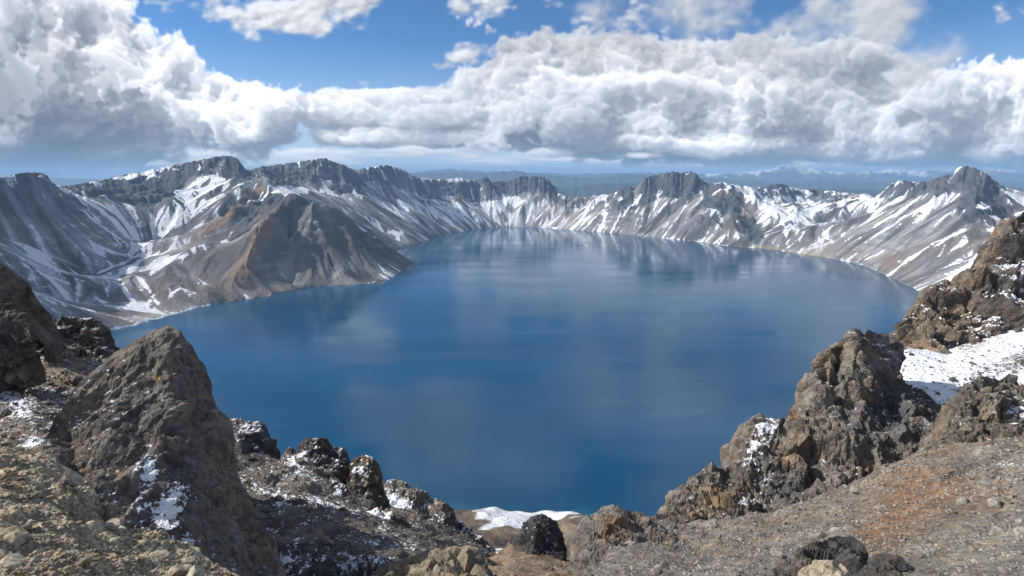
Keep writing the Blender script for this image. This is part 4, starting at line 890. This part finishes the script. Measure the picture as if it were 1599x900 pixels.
near_piece('rock_crag', 'rounded grey and rust orange mound with a pale summit, below the lake', 'crag',
  [[(880,920,50),(891,872,52),(899,838,56),(914,812,58),(922,806,59),(935,796,60),(957,787,61),(978,796,61.5),(990,803,62),(1004,804,62.5),(1018,815,63),(1050,820,64)], [(882,930,46),(910,860,50),(950,835,53),(1000,840,54),(1055,840,55)], [(880,950,40),(950,895,42),(1055,870,46)], [(880,1010,33),(1060,960,36)]],
  300, 260, 2.9, 1.25, m_mid, (.13,.118,.105), [((.22,.13,.07), [(962,818,26,14,0,.95),(945,838,14,12,0,.7),(980,845,16,8,0,.5)]), ((.30,.29,.28), [(957,790,16,5,0,.8)]), ((.085,.083,.08), [(908,850,12,40,10,.6)])], (), -1.25, 0.7, seed=171, back=(6, 18))
near_piece('rock_crag', 'far crag with snowy ledges at the right edge, above the snowfield', 'crag',
  [[(1392,572,168),(1400,545,170),(1407,530,172),(1415,511,175),(1408,498,176),(1424,482,180),(1441,470,183),(1446,458,184),(1458,451,186),(1480,437,190),(1490,438,191),(1503,424,193),(1516,416,195),(1532,420,198),(1544,402,202),(1552,384,205),(1562,366,208),(1570,356,210),(1576,342,212),(1587,333,214),(1600,325,218),(1650,300,225),(1740,270,232)],
   [(1392,580,164),(1440,520,168),(1480,490,174),(1530,460,180),(1590,400,192),(1740,350,202)], [(1390,590,158),(1450,565,158),(1520,545,163),(1600,505,172),(1740,460,180)]],
  420, 260, 15, 8.5, m_far, (.12,.098,.078), [((.20,.155,.11), [(1440,520,26,26,-30,.8),(1500,490,26,30,20,.6),(1470,545,30,10,0,.4),(1432,500,14,20,0,.3)]), ((.070,.068,.070), [(1560,450,50,40,-40,.8),(1580,380,20,30,0,.8),(1540,520,60,16,-15,.7),(1416,505,10,14,0,.6)])],
  [(1590,430,40,26,-40,.55),(1560,480,40,20,-30,.5),(1575,400,20,14,0,.4),(1530,510,40,10,-20,.3)], -0.80, 1.0, seed=181, squash=(1, 1, .7), back=(30, 90))
near_piece('snow_slope', 'bright snowfield with scattered dark stones lying between the two right hand crags', 'snowfield',
  [[(1370,560,152),(1420,545,156),(1480,547,160),(1530,528,166),(1599,500,174),(1740,462,184)], [(1370,590,132),(1430,585,132),(1500,580,134),(1600,560,140),(1740,530,150)], [(1370,640,112),(1440,650,108),(1490,680,104),(1600,650,106),(1740,640,112)], [(1370,760,92),(1740,760,92)]],
  330, 200, 9, 1.1, m_right, (.13,.115,.10), (), [(1440,572,52,24,-10,1.5),(1478,620,24,34,40,1.2),(1400,580,30,16,0,1),(1545,555,80,14,-22,.75),(1590,520,50,10,-25,.6),(1590,590,80,16,-10,.4)], -0.62, 0.5, kind='structure', seed=187, back=(20, 60))
near_piece('rock_crag', 'broad grey and brown lava cliff falling in steps to the water on the right', 'crag',
  [[(1034,838,86),(1041,808,88),(1046,788,89),(1062,774,90),(1085,755,92),(1096,738,94),(1103,727,95),(1111,721,95),(1118,728,96),(1132,731,97),(1143,727,98),(1147,702,100),(1152,685,101),(1165,668,102),(1176,656,103),(1187,652,104),(1200,656,105),(1214,655,106),(1232,649,108),(1246,636,109),(1258,624,110),(1272,610,112),(1277,600,112),(1270,588,112),(1275,577,112),(1290,570,113),(1296,558,114),(1296,545,114),(1308,539,115),(1320,535,116),(1325,522,117),(1333,515,118),(1346,517,119),(1358,514,120),(1372,522,122),(1386,524,124),(1404,531,126),(1408,552,125),(1402,575,123),(1413,596,121),(1438,608,118),(1465,632,114),(1476,660,110),(1480,695,104)],
   [(1036,845,83),(1080,800,85),(1130,775,88),(1170,720,92),(1215,700,96),(1265,670,100),(1300,610,106),(1340,575,110),(1370,590,112),(1410,625,108),(1450,655,103),(1478,690,98)],
   [(1036,852,81),(1100,825,82),(1180,780,85),(1260,745,90),(1330,690,95),(1380,665,98),(1430,670,97),(1475,695,95)],
   [(1035,870,79),(1120,850,79),(1200,825,81),(1300,785,85),(1400,745,90),(1500,715,93)]],
  560, 420, 9.5, 3.6, m_right, (.125,.112,.098), [((.205,.15,.09), [(1125,780,24,22,-40,.9),(1090,800,30,16,-30,.6),(1290,560,20,26,20,.35),(1330,545,40,16,0,.35),(1250,690,30,40,30,.3)]), ((.085,.088,.094), [(1400,640,50,60,0,.8),(1340,650,30,50,20,.5),(1240,760,40,40,0,.55),(1155,700,10,40,10,.6)]), ((.06,.058,.056), [(1425,600,30,20,20,.7),(1262,600,14,10,0,.5)]), ((.30,.16,.06), [(1352,622,7,6,0,.8),(1345,650,4,10,0,.5),(1240,652,10,4,0,.6)])],
  [(1200,668,20,14,0,1.0),(1180,700,22,34,20,.65),(1165,785,16,12,0,.95),(1195,740,14,20,20,.5),(1410,560,20,12,0,.5),(1380,545,20,8,20,.5),(1430,640,10,10,0,.3)], -0.95, 1.0, seed=191, squash=(1.15, 1, .62), back=(22, 70))
near_piece('rock_crag', 'brown grey knobbly crag under the snowfield at the right edge', 'crag',
  [[(1474,712,82),(1478,680,84),(1480,655,85),(1492,632,86),(1500,612,87),(1512,598,88),(1540,587,90),(1562,590,91),(1582,588,92),(1610,596,92),(1680,590,92),(1760,570,92)], [(1474,718,80),(1500,670,81),(1560,650,82),(1640,660,82),(1760,650,82)], [(1470,735,77),(1560,710,76),(1760,700,74)]],
  300, 200, 4.6, 2.6, m_right, (.115,.102,.085), (), [(1600,640,40,14,0,.5),(1590,690,30,8,0,.6),(1560,620,20,6,0,.3)], -0.90, 0.9, seed=197, back=(10, 26))
near_piece('slope', 'grey scree slope crossed by a patch of rust brown earth, filling the lower right', 'slope',
  [[(975,826,65),(1010,819,67),(1040,816,69),(1100,817,71),(1150,809,73),(1205,798,76),(1260,780,79),(1320,756,83),(1400,722,87),(1440,703,89),(1480,690,90),(1540,668,88),(1620,650,86),(1760,620,84)],
   [(955,850,50),(1060,850,50),(1200,840,52),(1350,800,56),(1500,750,58),(1760,700,58)], [(930,900,32),(1060,895,33),(1200,880,34),(1350,850,35),(1500,820,36),(1760,780,36)], [(900,985,20),(1060,970,20),(1350,930,21),(1760,880,22)], [(900,1160,11),(1300,1100,11),(1760,1050,11)]],
  760, 460, 8.5, 1.6, m_scree, GREY, [(EARTH, [(1405,790,50,70,35,1.0),(1465,765,70,40,-20,.9),(1370,840,40,24,0,.9),(1520,800,60,24,-15,.25),(1480,700,30,14,0,.6),(1540,780,50,20,-20,.3),(1290,850,30,10,0,.35)]), ((.20,.15,.105), [(1300,800,160,30,-22,.18),(1150,850,120,14,-10,.3),(1200,815,120,8,-8,.7),(1330,765,80,8,-25,.6),(1100,850,60,10,0,.4),(1550,700,60,20,0,.5)]), ((.105,.10,.096), [(1060,880,80,14,-10,.5),(1200,860,80,20,-20,.5),(1500,720,40,10,0,.5)]), ((.25,.235,.19), [(1520,870,90,26,-10,.6),(1480,830,80,8,-18,.5)])],
  [(1580,725,40,12,0,.75),(1560,705,30,6,0,.5),(1470,740,14,6,0,.3)], -1.25, 0.35, kind='structure', seed=203, back=(8, 26), gravel=0.42)
near_piece('boulder', 'black humped boulder at the bottom edge in front of the rust brown patch', 'boulder',
  [[(1150,930,19),(1200,890,20),(1245,862,21),(1280,845,22),(1308,836,23),(1330,838,23),(1348,852,22.5),(1358,872,22),(1378,866,21.5),(1402,868,21),(1416,882,20.5),(1424,915,20),(1428,950,19)], [(1150,960,17.5),(1250,905,19),(1330,900,19.5),(1380,905,18.8),(1430,960,17.5)], [(1150,1020,16),(1430,1010,16)]],
  330, 170, 1.15, 0.5, m_low, (.06,.056,.052), [((.13,.115,.095), [(1230,880,50,22,-20,.7)])], (), -1.3, 0.4, seed=211, zoom=1.22, squash=(1, 1, .8), back=(3, 8))
near_piece('boulder', 'pale cream lump of rock at the bottom edge beside the black humped boulder', 'boulder',
  [[(1236,920,15.5),(1250,890,16),(1275,876,16),(1300,874,16),(1320,884,16),(1334,905,15.8),(1340,930,15.5)], [(1234,960,13.5),(1342,960,13.5)]],
  150, 70, 0.6, 0.22, m_low, (.30,.26,.19), (), (), -2, 0.0, seed=213, zoom=1.4, back=(1, 4))
print('near', round(time.time()-T0, 1))
extra = [
 ('slope', 'low broken outcrop of dark grey rock beside the orange mound on the scree', [(1010,872,47),(1035,858,48),(1060,850,49),(1090,852,49),(1112,846,50),(1135,856,49),(1160,875,47)], [(1010,892,41),(1165,895,41)], 170, 80, (.10,.095,.09), 301, m_mid),
 ('slope', 'jagged dark ledge on the scree above the rust brown earth', [(1440,768,60),(1462,748,62),(1482,735,63),(1502,728,64),(1530,722,65),(1548,735,64),(1565,752,62)], [(1440,785,55),(1568,778,56)], 150, 80, (.11,.10,.09), 303, m_mid),
 ('slope', 'small dark standing rock at the edge of the rust brown earth', [(1455,772,54),(1460,757,55),(1470,750,55),(1481,755,55),(1487,772,54)], [(1453,782,52),(1490,782,52)], 60, 50, (.09,.08,.075), 305, m_mid),
 ('slope', 'grey lumpy rock half sunk in the gravel near the right edge', [(1536,848,31),(1546,838,31.5),(1566,833,32),(1584,836,32),(1596,850,31)], [(1534,866,28.5),(1600,868,28.5)], 90, 60, (.13,.12,.10), 307, m_low),
 ('slope', 'short row of grey teeth of rock along the foot of the lava cliff', [(1180,815,74),(1200,803,75),(1222,806,75),(1246,792,76),(1262,796,76),(1290,780,77),(1312,790,76)], [(1180,826,70),(1315,802,71)], 150, 60, (.14,.125,.11), 309, m_mid),
]
for cat_, lab, topl, basel, a_, b2, colr, sd_, mt in extra:
    sz = (max(q[0] for q in topl)-min(q[0] for q in topl))*topl[0][2]/900.0
    near_piece('rock_outcrop', lab, 'outcrop', [topl, basel], a_, b2, sz*0.34, sz*0.13, mt, colr, (), (), -1.1, 0.8, seed=sd_, back=(2, sz*0.5+1))

# ------------------------------------------------------------------ loose stones and gravel
import bmesh
def stone_shape(seed, sub, cuts=9):
    r = np.random.default_rng(seed); bm = bmesh.new(); bmesh.ops.create_icosphere(bm, subdivisions=sub, radius=1.0)
    v = np.array([x.co[:] for x in bm.verts]); f = np.array([[q.index for q in x.verts] for x in bm.faces]); bm.free()
    for _ in range(cuts):
        n = r.standard_normal(3); n /= np.linalg.norm(n); h_ = r.uniform(.42, .8); d = v@n; v = np.where((d > h_)[:, None], v-n*(d-h_)[:, None], v)
    v = v*np.array([1.15, r.uniform(.7, 1), r.uniform(.5, .8)])*(1+0.05*r.standard_normal((len(v), 1))); return v, f
STONES = [stone_shape(900+k, 2) for k in range(6)]; PEBBLES = [stone_shape(950+k, 1, 5) for k in range(5)]
def stone_material(name, ca, cb, s):
    m, t, b, out = new_mat(name); tc = t.node('ShaderNodeTexCoord').outputs['Object']; p = t.pos()
    rnd = t.noise(p, 0.35/s*0.05, 1, .5); c = t.mix(t.rng(rnd, .38, .62), ca, cb)
    c = t.mix(1.0, c, t.rng(t.noise(p, 1/(s*5), 5, .65), .3, .7, .6, 1.4), 'MULTIPLY'); t.put(b.inputs['Base Color'], c); b.inputs['Roughness'].default_value = .9; b.inputs['Specular IOR Level'].default_value = .2
    t.put(b.inputs['Normal'], t.bump(t.noise(p, 1/(s*6), 6, .65), .7, s*4)); return m
def pick(label, n, seed, win, pmin=0):
    V, N, px, py, sk = ROCKS[label]; r = np.random.default_rng(seed)
    a = np.abs((px[1:, :-1]-px[:-1, :-1])*(py[:-1, 1:]-py[:-1, :-1])-(px[:-1, 1:]-px[:-1, :-1])*(py[1:, :-1]-py[:-1, :-1]))
    x_, y_ = px[:-1, :-1], py[:-1, :-1]; w = a*(x_ > win[0])*(x_ < win[2])*(y_ > win[1])*(y_ < win[3]); w[:sk+2] = 0
    w = w.ravel(); k = r.choice(len(w), n, p=w/w.sum()); i, j = k//(V.shape[1]-1), k % (V.shape[1]-1)
    return V[i, j], N[i, j], r
STONE_MESH = {}
def scatter(label, n, ng, seed, win, s_px, g_px, ca, cb, sz, word, group, lab, gword, zones):
    mat = stone_material(word+'_'+str(seed), ca, cb, sz)
    p, nn, r = pick(label, n, seed, win); made = []
    for k in range(n):
        v, f = STONES[k % 6]; d = np.linalg.norm(p[k]-np.array([0, 0, H])); s = d/900*s_px[0]*(s_px[1]/s_px[0])**(r.random()**2.2)*0.5
        key = (seed, k % 6)
        if key in STONE_MESH:
            o = bpy.data.objects.new('stone', STONE_MESH[key]); C.objects.link(o)
        else:
            o = mesh_obj('stone', v, f, mat, smooth=False); STONE_MESH[key] = o.data
        o.location = p[k]+nn[k]*s*0.15; o.scale = (s, s, s); o.rotation_euler = (r.uniform(-.5, .5), r.uniform(-.5, .5), r.uniform(0, 6.3)); tag(o, lab, 'stone', group); made.append((s/d, o, proj(*[np.float64(c_) for c_ in p[k]])))
    for zx, zy, phrase in zones:          # the largest stone near each landmark can be told by it
        near = [m_ for m_ in made if m_[1]['label'] == lab and math.hypot(m_[2][0]-zx, (m_[2][1]-zy)*1.4) < 85]
        if near: max(near, key=lambda m_: m_[0])[1]['label'] = phrase
    if ng:
        p, nn, r = pick(label, ng, seed+1, win); VV, FF, off = [], [], 0
        for k in range(ng):
            v, f = PEBBLES[k % 5]; d = np.linalg.norm(p[k]-np.array([0, 0, H])); s = d/900*g_px[0]*(g_px[1]/g_px[0])**(r.random()**1.6)*0.5
            a, b_ = r.uniform(0, 6.3), r.uniform(-.6, .6); ca_, sa, cb_, sb = math.cos(a), math.sin(a), math.cos(b_), math.sin(b_)
            M = np.array([[ca_, -sa, 0], [sa, ca_, 0], [0, 0, 1]])@np.array([[cb_, 0, sb], [0, 1, 0], [-sb, 0, cb_]])
            VV.append(v@M.T*s+p[k]+nn[k]*s*.12); FF.append(f+off); off += len(v)
        tag(mesh_obj('gravel', np.concatenate(VV), np.concatenate(FF), mat, smooth=False), gword, 'gravel', kind='stuff')
SC = 'grey scree slope crossed by a patch of rust brown earth, filling the lower right'
scatter(SC, 120, 5200, 501, (900, 640, 1600, 905), (7, 24), (2.2, 6.5), (.17, .155, .135), (.31, .285, .25), .05, 'grey_stone', 'loose stones on the scree slope', 'loose angular grey stone lying on the scree slope at the lower right', 'fine grey gravel on the scree slope',
  [(1400,790,'largest stone lying on the rust brown earth patch'),(1100,860,'largest loose stone on the scree right of the orange mound'),(1240,810,'largest loose stone just below the foot of the lava cliff'),(1560,700,'largest loose stone below the knobbly crag near the right edge'),(1520,870,'largest loose stone in the lower right corner'),(1000,885,'largest loose stone at the bottom edge in front of the orange mound')])
TN = 'crumbling tan rock ground in warm light at the lower left corner'
scatter(TN, 80, 4200, 511, (0, 690, 520, 905), (8, 34), (2.5, 8), (.24, .20, .145), (.42, .37, .28), .011, 'tan_stone', 'loose stones on the tan ground', 'loose tan stone lying on the crumbling ground in the lower left corner', 'tan chips and gravel on the ground at the lower left',
  [(40,740,'largest tan stone by the left edge, below the leaning crag'),(60,860,'largest tan stone in the lower left corner'),(200,850,'largest tan stone beside the snow at the foot of the leaning crag'),(330,890,'largest tan stone at the bottom end of the tan ground')])
DS = 'dark stony slope with thin snow below the row of rock blocks'
scatter(DS, 45, 2200, 521, (340, 700, 800, 905), (6, 18), (2, 5.5), (.085, .078, .07), (.20, .175, .15), .08, 'dark_stone', 'loose stones on the dark slope', 'loose dark stone lying on the snow dusted slope below the rock blocks', 'dark gravel on the slope left of the lake',
  [(450,810,'largest loose stone between the leaning crag and the dark outcrop'),(600,830,'largest loose stone below the upright brown rock block'),(700,860,'largest loose stone at the right end of the dark slope')])
SN = 'bright snowfield with scattered dark stones lying between the two right hand crags'
scatter(SN, 35, 500, 531, (1400, 500, 1600, 700), (4, 12), (1.5, 4), (.06, .055, .05), (.13, .115, .10), .12, 'field_stone', 'dark stones in the snowfield', 'dark stone poking out of the bright snowfield on the right', 'small dark stones scattered over the snowfield',
  [(1440,570,'largest dark stone at the upper left end of the snowfield'),(1560,560,'largest dark stone in the middle of the snowfield')])
LS = 'brown slope with snow between the boulders at the left edge'
scatter(LS, 20, 900, 541, (0, 490, 180, 700), (6, 18), (2, 5.5), (.12, .10, .08), (.26, .225, .18), .045, 'brown_stone', 'loose stones on the slope at the left edge', 'loose brown stone on the slope below the cluster of black rocks', 'brown gravel on the slope at the left edge',
  [(60,580,'largest loose stone under the black rock cluster at the left')])
print('stones', round(time.time()-T0, 1))
